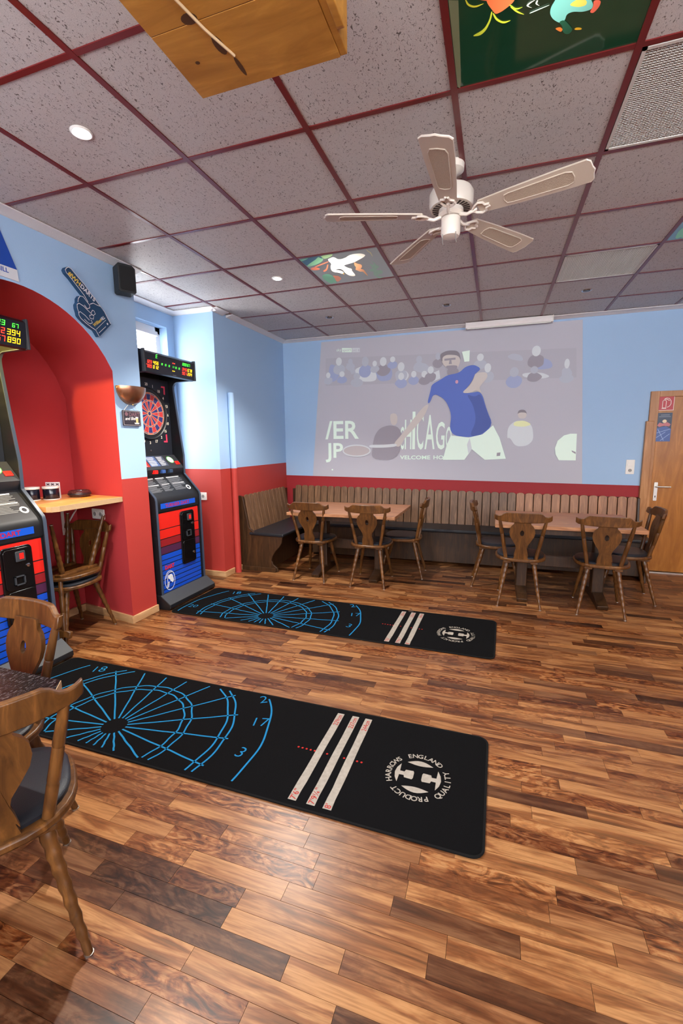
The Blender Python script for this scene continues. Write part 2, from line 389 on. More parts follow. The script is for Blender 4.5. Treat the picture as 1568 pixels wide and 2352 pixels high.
tile_me = MB().box(0.003, T-0.003, 0.003, T-0.003, 0.002, 0.016).mesh('tile', M_tile, False)
for i in range(-5, 7):
    for j in range(-5, 6):
        if (i, j) in special: continue
        if i == -5 and not (1 <= j <= 3): continue
        link('tile', tile_me, ceil, (i*T, j*T, H))
bar_y = MB().box(-0.0125, 0.0125, -3.3, YB, -0.003, 0.003).mesh('grid_bar', M_gridred, False)
bar_x = MB().box(-2.5, 4.55, -0.0115, 0.0115, -0.002, 0.0035).mesh('grid_bar_cross', M_gridred, False)
for i in range(-4, 8): link('grid_bar', bar_y, ceil, (i*T, 0, H))
for j in range(-5, 6): link('grid_bar', bar_x, ceil, (0, j*T, H))
rb_ = MB().box(-3.05, -2.5, -0.0115, 0.0115, -0.002, 0.0035).mesh('grid_bar_short', M_gridred, False)
for j in (2, 3): link('grid_bar', rb_, ceil, (0, j*T, H))
# ---- cornices
M_corn = mat('polystyrene_cornice', (216, 212, 212), 0.7, bump=0.6, bscale=120)
CP = [(0, 0), (0.085, 0), (0.085, -0.007), (0.055, -0.012), (0.025, -0.020), (0.012, -0.026), (0, -0.026)]
def cornice(name, p0, p1, inward, label):
    p0 = Vector((*p0, H-0.002)); p1 = Vector((*p1, H-0.002)); w = Vector((*inward, 0)); nn = len(CP)
    vs = [p0 + w*a + Vector((0, 0, b)) for a, b in CP] + [p1 + w*a + Vector((0, 0, b)) for a, b in CP]
    mbx = MB().add(vs, [list(range(nn))[::-1], list(range(nn, 2*nn))] + [(k, (k+1) % nn, nn+(k+1) % nn, nn+k) for k in range(nn)])
    tag(mbx.build(name, M_corn, smooth=False), label, kind='structure')
cornice('trim_2', (XL, -3.3), (XL, 1.035), (1, 0), 'white cornice along the top of the arch wall')
cornice('trim_3', (RX, RY0), (RX, RY1), (1, 0), 'white cornice above the window in the recess')
cornice('trim_4', (RX, RY1), (XL+0.05, RY1), (0, -1), 'white cornice on the recess side wall')
cornice('trim_5', (XL, RY1-0.05), (XL, 2.26), (1, 0), 'short white cornice piece beside the pipe')
cornice('trim_6', (XL, 2.33), (XL, YB), (1, 0), 'white cornice above the corner bench')
cornice('trim_7', (XL, YB), (4.5, YB), (0, -1), 'white cornice along the top of the back wall')
# ---- baseboards
def bboard(name, pts, label):
    mbx = MB()
    for (x0, x1, y0, y1) in pts: mbx.box(x0, x1, y0, y1, 0, 0.062)
    tag(mbx.build(name, M_base, smooth=False, bevel=0.004), label, kind='structure')
bboard('baseboard_left', [(XL, XL+0.018, AY1-0.02, 1.025), (XL, XL+0.018, -3.3, AY0), (XL, XL+0.018, RY1-0.018, 2.26), (XL, XL+0.03, 2.34, 2.40), (RX, XL, RY1-0.018, RY1)], 'pale wooden baseboard along the left wall')
mbx = MB()
d = Vector((NX-XL, AC+0.81-AY1, 0)); nrm = Vector((d.y, -d.x, 0)).normalized()*(-0.018)
if nrm.y > 0: nrm = -nrm
a = Vector((XL+0.018, AY1, 0)); b = Vector((NX, AC+0.81, 0))
for p, q in ((a, b),):
    vs = [p, q, q+nrm, p+nrm]; mbx.add([(*v[:2], 0) for v in vs] + [(*v[:2], 0.062) for v in vs], [(0,1,2,3),(4,5,6,7),(0,1,5,4),(1,2,6,5),(2,3,7,6),(3,0,4,7)])
mbx.box(NX, NX+0.018, AC-0.81, AC+0.80, 0, 0.062)
tag(mbx.build('baseboard_niche', M_base, smooth=False), 'pale wooden baseboard inside the red niche', kind='structure')
# ---- window with blind
win = empty('window_1', (RX-0.12, 0, 0)); tag(win, 'white framed window with horizontal blind in the recess', kind='structure')
fb = MB()
fb.box(-0.03, 0.03, WY0, WY1, WZ0, WZ0+0.07); fb.box(-0.03, 0.03, WY0, WY1, WZ1-0.07, WZ1); fb.box(-0.03, 0.03, WY0, WY0+0.07, WZ0, WZ1); fb.box(-0.03, 0.03, WY1-0.07, WY1, WZ0, WZ1)
fb.build('window_frame', M_white, win, False, 0.004)
gm = bpy.data.materials.new('window_glass'); gm.use_nodes = True; nt = gm.node_tree
for nd in list(nt.nodes): nt.nodes.remove(nd)
go = nt.nodes.new('ShaderNodeOutputMaterial'); gt_ = nt.nodes.new('ShaderNodeBsdfTransparent'); gg = nt.nodes.new('ShaderNodeBsdfGlossy'); gg.inputs['Roughness'].default_value = 0.02
gx = nt.nodes.new('ShaderNodeMixShader'); gx.inputs[0].default_value = 0.06
nt.links.new(gt_.outputs[0], gx.inputs[1]); nt.links.new(gg.outputs[0], gx.inputs[2]); nt.links.new(gx.outputs[0], go.inputs[0])
MB().box(-0.008, -0.002, WY0+0.07, WY1-0.07, WZ0+0.07, WZ1-0.07).build('pane', gm, win, False)
M_blind = mat('blind_slat', (238, 240, 244), 0.5)
bl = MB().add([(-0.012, WY0+0.05, 0), (0.012, WY0+0.05, 0.016), (0.012, WY1-0.10, 0.016), (-0.012, WY1-0.10, 0), (-0.012, WY0+0.05, -0.001), (0.012, WY0+0.05, 0.015), (0.012, WY1-0.10, 0.015), (-0.012, WY1-0.10, -0.001)],
              [(0,1,2,3),(4,5,6,7),(0,1,5,4),(1,2,6,5),(2,3,7,6),(3,0,4,7)]).mesh('slat', M_blind, False)
for k in range(34): link('blind_slat', bl, win, (0.055, 0, WZ1-0.12-k*0.046))
MB().box(0.035, 0.08, WY0+0.04, WY1-0.09, WZ1-0.10, WZ1-0.06).build('blind_rail', M_white, win, False)
MB().box(0.052, 0.056, WY1-0.13, WY1-0.126, 1.3, WZ1-0.08).build('blind_cord', M_white, win, False)
# ---- door
door = empty('door_1', (0, YB, 0)); tag(door, 'wooden veneer door with steel handle in the back wall', kind='structure')
fm = MB(); fm.box(1.752, 1.832, -0.03, 0.0, 0, 1.965); fm.box(2.66, 2.74, -0.03, 0.0, 0, 1.965); fm.box(1.832, 2.66, -0.03, 0.0, 1.905, 1.965)
fm.build('door_frame', M_frame, door, False, 0.003)
MB().box(1.728, 1.80, -0.045, 0.0, 0, 1.655).build('edge_board', M_frame, door, False, 0.004)
MB().box(1.834, 2.658, -0.022, 0.0, 0.012, 1.903).build('door_leaf', M_door, door, False, 0.002)
dh = empty('door_handle', (0, 0, 0)); dh.parent = door
MB().prism(rrect(1.858, 1.892, 0.80, 1.00, 0.006), -0.03, -0.022, 'xz').build('handle_plate', M_steel, dh)
MB().tube([(1.875, -0.028, 0.955), (1.875, -0.07, 0.955), (1.885, -0.075, 0.955), (2.0, -0.075, 0.955)], 0.008, 10).build('lever', M_steel, dh)
MB().box(1.871, 1.879, -0.033, -0.029, 0.835, 0.855).build('keyhole', M_black, dh, False)
MB().box(1.832, 2.66, -0.06, 0.0, 0.0, 0.008).build('threshold', M_steel, door, False)
# ================================================================== chairs
BOB = []
def bobbin(n, r0, r1, swell=0.0035):
    out = []
    for k in range(n*4+1):
        t = k/(n*4); r = r0 + (r1-r0)*t
        out.append((t, r + swell*(0.5-0.5*math.cos(2*PI*t*n)) - swell*0.4))
    return out
def chair_proto():
    root = empty('wooden_chair')
    def outline(w, d, y0):
        pts = []
        for k in range(28):
            a = 2*PI*k/28; c, s = math.cos(a), math.sin(a)
            px = (abs(c)**0.72)*(1 if c > 0 else -1)*w/2; py = (abs(s)**0.72)*(1 if s > 0 else -1)*d/2
            px *= 1 + 0.06*(py/(d/2)); pts.append((px, py+y0))
        return pts
    MB().prism(outline(0.43, 0.41, 0.0), 0.405, 0.432, 'xy').build('seat', M_chair, root, True, 0.007)
    cz = MB(); o1 = outline(0.40, 0.37, 0.012); o2 = outline(0.385, 0.355, 0.012); o3 = outline(0.33, 0.30, 0.012); nn = 28
    vs = [(x, y_, 0.432) for x, y_ in o1] + [(x, y_, 0.443) for x, y_ in o1] + [(x, y_, 0.450) for x, y_ in o2] + [(x, y_, 0.453) for x, y_ in o3]
    cz.add(vs, [(r*nn+k, r*nn+(k+1) % nn, (r+1)*nn+(k+1) % nn, (r+1)*nn+k) for r in range(3) for k in range(nn)] + [list(range(3*nn, 4*nn)), list(range(nn))[::-1]])
    cz.build('cushion', M_vinyl, root)
    for sx in (-1, 1):
        for (tx, ty, bx, by) in ((0.112, 0.12, 0.180, 0.232), (0.108, -0.125, 0.176, -0.232)):
            prof = [(0, 0.017), (0.06, 0.018)] + [(0.08+0.82*t, r) for t, r in bobbin(7, 0.0205, 0.0125)] + [(0.93, 0.0125), (1, 0.0115)]
            lg = MB().turned((sx*tx, ty, 0.408), (sx*bx, by, 0.0), prof, 10).build('leg', M_chair, root)
            MB().turned((sx*bx, by, 0.004), (sx*bx, by, 0.0), [(0, 0.0135), (1, 0.0135)], 10).build('foot_glide', M_steel, lg)
    for sx in (-1, 1):
        prof = [(0, 0.016), (0.3, 0.0165), (0.32, 0.0145), (0.335, 0.017), (0.62, 0.016), (0.635, 0.014), (0.65, 0.0165), (0.92, 0.014), (1, 0.012)]
        MB().turned((sx*0.122, -0.160, 0.425), (sx*0.186, -0.228, 0.785), prof, 10).build('post', M_chair, root)
    # brace under the seat
    for x0 in (-0.14, 0.08): MB().box(x0, x0+0.06, -0.17, 0.17, 0.385, 0.405).build('seat_rail', M_chair, root, False, 0.004)
    # splat with a keyhole cut, leaning back with the posts
    def lean(z): return -0.168 - (z-0.43)*0.20
    half = [(0.060, 0.43), (0.060, 0.455), (0.050, 0.475), (0.052, 0.50), (0.044, 0.53), (0.050, 0.56), (0.074, 0.60), (0.096, 0.64), (0.104, 0.675), (0.100, 0.71), (0.086, 0.735), (0.070, 0.75), (0.060, 0.785)]
    hole = ell(0, 0.672, 0.016, 0.026, 26)
    L_ = [(-a, b) for a, b in half]; O = half + L_[::-1]
    mb = MB(); out = O; n = len(out)
    # stitch outer outline to the hole by angle order
    ang = lambda p: math.atan2(p[1]-0.672, p[0])
    def P3(p, t):
        return (p[0], lean(p[1]) - t, p[1])
    hs = sorted(hole, key=ang); os_ = sorted(out, key=ang)
    vs = []; 
    for t in (0.0, 0.017):
        vs += [P3(p, t) for p in os_] + [P3(p, t) for p in hs]
    fs = []; no, nh = len(os_), len(hs); assert no == nh, (no, nh)
    for k in range(no):
        k2 = (k+1) % no
        fs.append((k, k2, no+k2, no+k)); b0 = no+nh; fs.append((b0+k, b0+no+k, b0+no+k2, b0+k2))
        fs.append((k, b0+k, b0+k2, k2)); fs.append((no+k, no+k2, b0+no+k2, b0+no+k))
    mb.add(vs, fs).build('splat', M_chair, root, True)
    # crest rail: curved board with raised middle
    mb = MB(); N = 24; vs = []
    for k in range(N+1):
        u = -1 + 2*k/N; x = u*0.232
        yb = -0.262 + 0.052*u*u                       # bows backwards in the middle
        au = abs(u)
        top = 0.852 if au < 0.60 else (0.852 - 0.024*min(1, (au-0.60)/0.13)**1.5 if au < 0.73 else 0.828 - 0.010*math.sin((au-0.73)/0.27*PI) + 0.006*(au-0.73)/0.27)
        bot = 0.766 + 0.012*au**3 + (0.010*((au-0.90)/0.10) if au > 0.90 else 0)
        lean_t = -0.012
        for (dy, z) in ((0.0, bot), (0.024, bot), (0.024+lean_t, top), (0.0+lean_t, top)): vs.append((x, yb - 0.01 + dy, z))
    fs = [(k*4+a, k*4+(a+1) % 4, (k+1)*4+(a+1) % 4, (k+1)*4+a) for k in range(N) for a in range(4)] + [(3, 2, 1, 0), (N*4, N*4+1, N*4+2, N*4+3)]
    mb.add(vs, fs).build('crest_rail', M_chair, root, True, 0.005)
    return root
chair = chair_proto()
G_T1 = 'chairs at the table by the corner'; G_T2 = 'chairs at the table by the door'; G_N = 'chairs stacked in the niche'; G_F = 'chairs at the dark stone table'
spots = [((-1.616, 2.438, 0), 0.0, 0, 'wooden chair with splat back nearest the bench end, back to viewer', G_T1),
         ((-0.977, 2.41, 0), 0.05, 0, 'wooden chair, back to viewer, right of another at the corner table', G_T1),
         ((-0.72, 2.81, 0), PI/2+0.04, 0, 'wooden chair side-on at right end of the corner table', G_T1),
         ((0.262, 2.735, 0), -PI/2+0.02, 0, 'wooden chair side-on at left end of the table near the door', G_T2),
         ((0.464, 2.278, 0), -0.03, 0, 'wooden chair, back to viewer, left one at the table near the door', G_T2),
         ((1.115, 2.255, 0), -0.09, 0, 'wooden chair, back to viewer, right one at the table near the door', G_T2),
         ((1.38, 2.645, 0), PI/2-0.02, 0, 'wooden chair side-on right before the wooden door', G_T2),
         ((-2.868, 0.452, 0), PI+0.02, 0, 'wooden chair standing upright in the red niche under another chair', G_N),
         ((-2.878, 0.440, 0.909), 0.05, PI, 'upside-down wooden chair stacked on a chair under the niche shelf', G_N),
         ((-1.135, -1.258, 0), 1.0, 0, 'large foreground wooden chair with golden back, cropped by the left edge', G_F),
         ((-1.529, -1.075, 0), 3.095, 0, 'wooden chair behind the dark stone table, facing the viewer', G_F)]
for k, (loc, rz, flip, lab, grp) in enumerate(spots):
    c = chair if k == 0 else copy_tree(chair)
    c.location = loc; c.rotation_euler = (0, flip, rz); tag(c, lab, 'chair', grp)
# ================================================================== tables
def trestle_table(name, x0, x1, y0, y1, zt, label):
    cx, cy = (x0+x1)/2, (y0+y1)/2; hx, hy = (x1-x0)/2, (y1-y0)/2
    r = empty(name, (cx, cy, 0), (0, 0, 0), label, 'table', 'wooden pub tables by the bench')
    MB().prism(rrect(-hx, hx, -hy, hy, 0.012), zt-0.032, zt, 'xy').build('table_top', M_table, r, False, 0.004)
    for ya in (-hy+0.10, hy-0.12): MB().box(-hx+0.14, hx-0.14, ya, ya+0.02, zt-0.09, zt-0.032).build('apron', M_bench, r, False)
    for sx in (-1, 1):
        px = sx*(hx-0.26)
        leg = MB().box(px-0.05, px+0.05, -0.06, 0.06, 0.06, zt-0.05).build('leg', M_bench, r, False, 0.01)
        ft = MB().prism([(-0.30, 0), (-0.24, 0.0), (0.24, 0), (0.30, 0.0), (0.31, 0.035), (0.22, 0.06), (0.08, 0.085), (-0.08, 0.085), (-0.22, 0.06), (-0.31, 0.035)], px-0.045, px+0.045, 'yz').build('foot', M_bench, leg, False, 0.006)
        MB().box(px-0.04, px+0.04, -0.26, 0.26, zt-0.075, zt-0.032).build('top_bearer', M_bench, leg, False, 0.005)
    MB().box(-hx+0.26, hx-0.26, -0.02, 0.02, 0.28, 0.38).build('stretcher', M_bench, r, False, 0.004)
    return r
trestle_table('pub_table', -1.86, -0.69, 2.21, 3.10, 0.735, 'wooden table standing in the corner of the bench')
trestle_table('pub_table', 0.235, 1.405, 2.09, 2.93, 0.735, 'wooden table before the bench nearest the door')
def granite():
    m = mat('dark_granite', (30, 24, 26), 0.22, spec=0.15); nt = m.node_tree; b = nt.nodes['Principled BSDF']
    g = nt.nodes.new('ShaderNodeNewGeometry'); mp = nt.nodes.new('ShaderNodeMapping'); mp.inputs['Scale'].default_value = (1, 0.35, 1); mp.inputs['Rotation'].default_value = (0, 0, 0.5)
    n = nt.nodes.new('ShaderNodeTexNoise'); n.inputs['Scale'].default_value = 190; n.inputs['Detail'].default_value = 4; n.inputs['Distortion'].default_value = 1.0
    nt.links.new(g.outputs['Position'], mp.inputs[0]); nt.links.new(mp.outputs[0], n.inputs['Vector'])
    r = ramp(nt, [(0.40, (12, 11, 12)), (0.55, (32, 28, 31)), (0.72, (92, 84, 86))]); nt.links.new(n.outputs['Fac'], r.inputs['Fac']); nt.links.new(r.outputs['Color'], b.inputs['Base Color'])
    return m
st = empty('stone_table', (-1.40, -1.33, 0), (0, 0, 0), 'dark granite topped table at the left edge of the foreground', 'table')
tp = [(-0.52, -0.27), (0.15, -0.27), (0.42, -0.01), (0.42, 0.185), (0.385, 0.23), (-0.52, 0.23)]
MB().prism(tp, 0.722, 0.75, 'xy').build('table_top', granite(), st, False, 0.002)
tp2 = [(x*0.985, y_*0.985) for x, y_ in tp]
MB().prism([(0.4195, 0.18), (0.4215, 0.186), (0.3865, 0.231), (0.384, 0.226)], 0.7235, 0.7485, 'xy').build('corner_edge', M_chip, st, False)
MB().lathe([(0.20, 0), (0.20, 0.02), (0.06, 0.05), (0.04, 0.10), (0.04, 0.66), (0.16, 0.722)], (-0.05, -0.02, 0), 20).build('pedestal', M_black, st)
# ================================================================== corner bench
bench = empty('corner_bench', (-2.3, 3.3, 0), (0, 0, 0), 'L-shaped wooden corner bench with slatted back and black vinyl seat', 'bench')
def bp_(x, y, z): return (x+2.3, y-3.3, z)
class WB(MB):
    def build(s, *a, **k):
        s.v = [(x+2.3, y-3.3, z) for x, y, z in s.v]; return super().build(*a, **k)
SL = 0.0955
def slat_mesh(name, w, h, t):
    pts = [(-w/2, 0), (w/2, 0), (w/2, h-0.018), (w*0.36, h-0.006), (w*0.15, h), (-w*0.15, h), (-w*0.36, h-0.006), (-w/2, h-0.018)]
    return MB().prism(pts, -t/2, t/2, 'xz').mesh(name, M_slat, False)
sm = slat_mesh('slat', SL-0.008, 0.46, 0.018)
sml = sm.copy(); sml.materials[0] = M_slat_lit
nb = int((1.76+2.42)/SL)
for k in range(nb):
    x = -2.40 + (k+0.5)*SL; dz = 0.448 - 0.0115*(x+2.40)
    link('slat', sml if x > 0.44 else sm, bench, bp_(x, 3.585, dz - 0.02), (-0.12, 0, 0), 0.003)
nl = int((3.50-2.44)/SL)
for k in range(nl):
    y_ = 2.445 + (k+0.5)*SL
    link('slat', sm, bench, bp_(-2.425, y_, 0.42), (-0.17, 0, PI/2), 0.003)
WB().box(-2.45, 1.76, 3.655, 3.685, 0.0, 0.83).build('back_frame', M_bench, bench, False)
WB().box(-2.555, -2.535, 2.43, 3.65, 0.0, 0.84).build('back_frame', M_bench, bench, False)
WB().box(-2.02, 1.755, 3.30, 3.325, 0.03, 0.41).build('front_board', M_bench, bench, False, 0.004)
WB().box(-2.21, -2.185, 2.43, 3.30, 0.03, 0.41).build('front_board', M_bench, bench, False, 0.004)
cush = WB(); cush.prism([(-2.43, 2.40), (-1.99, 2.385), (-1.99, 3.16), (1.755, 3.16), (1.755, 3.56), (-2.43, 3.56)], 0.415, 0.452, 'xy')
cush.build('seat_cushion', M_vinyl, bench, False, 0.012)
ep = [(-2.555, 0.0), (-2.11, 0.0), (-2.075, 0.012), (-2.085, 0.05), (-2.135, 0.085), (-2.155, 0.13), (-2.14, 0.19), (-2.10, 0.25), (-2.05, 0.30), (-2.02, 0.35), (-2.01, 0.41), (-2.01, 0.43), (-2.36, 0.445), (-2.43, 0.50), (-2.50, 0.86), (-2.545, 0.87), (-2.555, 0.86)]
WB().prism(ep, 2.405, 2.43, 'xz').build('end_panel', M_bench, bench, False, 0.004)
WB().box(-2.54, -2.10, 2.392, 2.405, 0.0, 0.05).build('skirting', M_bench, bench, False, 0.003)
WB().prism([(3.16, 0.0), (3.685, 0.0), (3.685, 0.83), (3.60, 0.83), (3.55, 0.5), (3.18, 0.44)], 1.702, 1.724, 'yz').build('end_panel', M_bench, bench, False, 0.004)
# flat pictures and prints: outlines in metres on their own panels
SH_CRANE = {
 'bird': [(-1.033,1.347),(-1.003,1.331),(-0.979,1.321),(-0.96,1.387),(-0.901,1.369),(-0.863,1.332),(-0.824,1.321),(-0.771,1.329),(-0.745,1.369),(-0.772,1.403),(-0.823,1.437),(-0.865,1.468),(-0.911,1.479),(-0.962,1.495),(-0.955,1.532),(-0.939,1.567),(-0.921,1.588),(-0.934,1.62),(-0.931,1.729),(-0.956,1.743),(-0.982,1.718),(-0.994,1.674),(-0.995,1.628),(-0.994,1.583),(-1.002,1.556),(-1.026,1.546),(-1.058,1.564),(-1.026,1.579),(-1.008,1.608),(-1.007,1.646),(-1.022,1.664),(-1.043,1.625),(-1.078,1.597),(-1.081,1.551),(-1.063,1.486),(-1.035,1.433),(-1.039,1.384)] ,
 'beak': [(-1.02,1.642),(-1.007,1.646),(-1.018,1.692)] ,
 'leg1': [(-1.042,1.379),(-1.043,1.396),(-1.15,1.446),(-1.182,1.456),(-1.179,1.442)] ,
 'leg2': [(-1.072,1.436),(-1.062,1.439),(-1.104,1.528),(-1.126,1.557),(-1.151,1.57),(-1.147,1.542),(-1.111,1.518)] ,
 'bud': [(-1.228,1.472),(-1.203,1.452),(-1.171,1.456),(-1.15,1.501),(-1.184,1.517),(-1.225,1.505)] ,
 'leafa': [(-1.066,1.276),(-1.026,1.266),(-0.962,1.267),(-0.988,1.305),(-1.026,1.323),(-1.056,1.331)] ,
 'leafb': [(-1.183,1.365),(-1.121,1.32),(-1.082,1.277),(-1.077,1.304),(-1.059,1.324),(-1.086,1.367),(-1.131,1.398),(-1.172,1.417),(-1.225,1.425),(-1.232,1.409)] ,
 'stem': [(-1.236,1.278),(-1.193,1.274),(-1.154,1.27),(-1.187,1.296),(-1.232,1.313)] ,
 'lotus_leaf': [(-1.193,1.639),(-1.159,1.613),(-1.128,1.624),(-1.113,1.669),(-1.115,1.733),(-1.128,1.811),(-1.149,1.852),(-1.158,1.817),(-1.179,1.844),(-1.195,1.82),(-1.202,1.775),(-1.207,1.74),(-1.209,1.698)] ,
 'flower': [(-1.11,1.662),(-1.09,1.678),(-1.067,1.694),(-1.063,1.752),(-1.086,1.785),(-1.115,1.816),(-1.126,1.795),(-1.115,1.733)] ,
 'ocloud': [(-0.865,1.461),(-0.848,1.502),(-0.823,1.525),(-0.833,1.577),(-0.857,1.605),(-0.836,1.627),(-0.836,1.694),(-0.84,1.783),(-0.849,1.728),(-0.853,1.665),(-0.875,1.665),(-0.887,1.63),(-0.9,1.611),(-0.877,1.561),(-0.881,1.531)] ,
 'gcloud': [(-0.733,1.477),(-0.72,1.535),(-0.72,1.577),(-0.704,1.597),(-0.714,1.636),(-0.739,1.648),(-0.742,1.684),(-0.709,1.681),(-0.702,1.729),(-0.718,1.761),(-0.748,1.773),(-0.767,1.782),(-0.749,1.82),(-0.721,1.846),(-0.772,1.868),(-0.78,1.809),(-0.794,1.756),(-0.77,1.704),(-0.799,1.678),(-0.79,1.637),(-0.762,1.633),(-0.762,1.575),(-0.763,1.526),(-0.745,1.568),(-0.728,1.546)] ,
 'wisp': [(-0.715,1.265),(-0.712,1.278),(-0.708,1.309),(-0.697,1.331),(-0.703,1.41),(-0.707,1.408),(-0.705,1.34),(-0.717,1.306)] ,
 'pond': [(-1.233,1.273),(-1.062,1.265),(-1.061,1.33),(-1.213,1.423),(-1.232,1.402)] ,}
SH_BIG = {
 'petal': [(0.125,-0.345),(0.13,-0.327),(0.144,-0.3),(0.153,-0.283),(0.172,-0.287),(0.191,-0.297),(0.209,-0.31),(0.217,-0.344),(0.189,-0.383),(0.162,-0.363),(0.135,-0.397),(0.117,-0.374)] ,
 'petal2': [(0.1,-0.354),(0.116,-0.345),(0.132,-0.337),(0.126,-0.366),(0.098,-0.375)] ,
 't1': [(0.063,-0.367),(0.069,-0.343),(0.092,-0.327),(0.125,-0.335),(0.092,-0.334),(0.074,-0.347),(0.067,-0.365)] ,
 't2': [(0.14,-0.299),(0.134,-0.27),(0.116,-0.24),(0.075,-0.228),(0.103,-0.22),(0.123,-0.234),(0.139,-0.267),(0.144,-0.297)] ,
 't3': [(0.143,-0.292),(0.153,-0.262),(0.178,-0.239),(0.205,-0.246),(0.177,-0.248),(0.158,-0.267),(0.148,-0.29)] ,
 't4': [(0.195,-0.296),(0.218,-0.266),(0.245,-0.249),(0.222,-0.27),(0.202,-0.293)] ,
 't5': [(0.192,-0.303),(0.215,-0.276),(0.239,-0.282),(0.214,-0.283),(0.198,-0.303)] ,
 'duck': [(0.329,-0.273),(0.318,-0.25),(0.318,-0.227),(0.33,-0.203),(0.354,-0.18),(0.367,-0.187),(0.369,-0.209),(0.387,-0.212),(0.416,-0.2),(0.442,-0.2),(0.444,-0.216),(0.434,-0.236),(0.421,-0.272),(0.365,-0.301),(0.336,-0.291)] ,
 'scales': [(0.371,-0.239),(0.385,-0.25),(0.403,-0.252),(0.423,-0.237),(0.423,-0.221),(0.401,-0.222)] ,
 'head': [(0.348,-0.188),(0.364,-0.191),(0.384,-0.163),(0.397,-0.141),(0.387,-0.127),(0.372,-0.134),(0.362,-0.153),(0.363,-0.165)] ,
 'beak': [(0.339,-0.167),(0.355,-0.167),(0.365,-0.155),(0.361,-0.145),(0.35,-0.154)] ,
 'fin': [(0.4,-0.144),(0.408,-0.147),(0.424,-0.139),(0.424,-0.132),(0.405,-0.137)] ,
 'tail': [(0.441,-0.233),(0.464,-0.225),(0.464,-0.204),(0.45,-0.184),(0.437,-0.192),(0.445,-0.21)] ,
 'w1': [(0.267,-0.295),(0.251,-0.291),(0.243,-0.282),(0.266,-0.267),(0.249,-0.281),(0.255,-0.287),(0.27,-0.294)] ,
 'w2': [(0.256,-0.255),(0.281,-0.259),(0.312,-0.263),(0.314,-0.261),(0.281,-0.255),(0.256,-0.251)] ,
 'w3': [(0.274,-0.292),(0.27,-0.28),(0.287,-0.267),(0.275,-0.28),(0.279,-0.29)] ,
 'bar': [(0.015,-0.384),(0.044,-0.373),(0.029,-0.04),(0.023,-0.01),(0.014,-0.022)] ,}
SH_PROJ = {
 'shirt': [(-0.561,2.147),(-0.448,2.204),(-0.373,2.25),(-0.238,2.267),(-0.167,2.335),(-0.071,2.354),(0.015,2.3),(-0.055,2.244),(-0.088,2.161),(-0.17,2.055),(-0.108,2.027),(0.024,2.046),(0.093,1.823),(0.171,1.649),(0.044,1.527),(-0.103,1.504),(-0.278,1.531),(-0.331,1.609),(-0.311,1.786),(-0.391,1.964),(-0.533,2.046),(-0.581,1.921),(-0.608,1.935),(-0.572,2.073)] ,
 'shorts': [(-0.316,1.532),(-0.103,1.504),(0.055,1.539),(0.171,1.644),(0.249,1.499),(0.331,1.25),(0.091,1.237),(-0.061,1.364),(-0.144,1.236),(-0.403,1.235),(-0.364,1.404)] ,
 'arm1': [(-0.581,1.921),(-0.643,1.769),(-0.773,1.617),(-0.878,1.513),(-0.945,1.394),(-1.008,1.408),(-1.019,1.448),(-0.933,1.54),(-0.775,1.747),(-0.646,1.898)] ,
 'arm2': [(-0.055,2.256),(0.076,2.261),(0.09,2.2),(0.022,2.119),(-0.001,2.084),(0.03,2.021),(-0.036,2.061),(-0.096,2.027),(-0.206,2.032),(-0.111,2.113),(-0.065,2.196)] ,
 'head': [(-0.459,2.483),(-0.381,2.531),(-0.258,2.518),(-0.225,2.412),(-0.252,2.328),(-0.313,2.295),(-0.388,2.337),(-0.44,2.389)] ,
 'hair': [(-0.464,2.452),(-0.465,2.501),(-0.381,2.536),(-0.246,2.522),(-0.22,2.399),(-0.251,2.469),(-0.38,2.488),(-0.439,2.462),(-0.437,2.401)] ,
 'neck': [(-0.376,2.331),(-0.252,2.324),(-0.238,2.267),(-0.322,2.205),(-0.378,2.25)] ,
 'brow': [(-0.416,2.441),(-0.285,2.447),(-0.284,2.423),(-0.415,2.417)] ,
 'beard': [(-0.401,2.362),(-0.258,2.358),(-0.264,2.317),(-0.312,2.29),(-0.38,2.324)] ,
 'handle': [(-0.986,1.44),(-1.138,1.425),(-1.35,1.426),(-1.35,1.388),(-1.138,1.387),(-0.986,1.402)] ,
 'scarf': [(-0.213,2.508),(-0.124,2.518),(-0.125,2.393),(-0.181,2.392)] ,
 'man': [(-1.279,1.545),(-1.209,1.638),(-1.085,1.675),(-0.961,1.646),(-0.905,1.513),(-0.984,1.233),(-1.321,1.232),(-1.307,1.41)] ,
 'manhead': [(-1.077,1.755),(-1.072,1.807),(-1.031,1.822),(-0.985,1.8),(-0.978,1.726),(-1.002,1.668),(-1.057,1.675)] ,
 'kid': [(0.337,1.621),(0.415,1.692),(0.508,1.685),(0.601,1.64),(0.626,1.47),(0.556,1.398),(0.43,1.394),(0.366,1.498),(0.332,1.486)] ,
 'kidtop': [(0.404,1.681),(0.507,1.695),(0.601,1.645),(0.511,1.618),(0.395,1.632)] ,
 'kidhead': [(0.435,1.765),(0.456,1.812),(0.513,1.81),(0.539,1.75),(0.518,1.714),(0.456,1.716)] ,
 'disc': [(0.855,1.372),(0.879,1.456),(0.941,1.515),(1.005,1.533),(1.071,1.532),(1.078,1.233),(0.903,1.235),(0.866,1.3)] ,
 'mark': [(1.027,1.347),(1.071,1.328),(1.073,1.304),(1.035,1.328)] ,
 'band': [(-1.946,2.55),(-1.952,2.201),(1.03,2.15),(1.009,2.466)] ,}
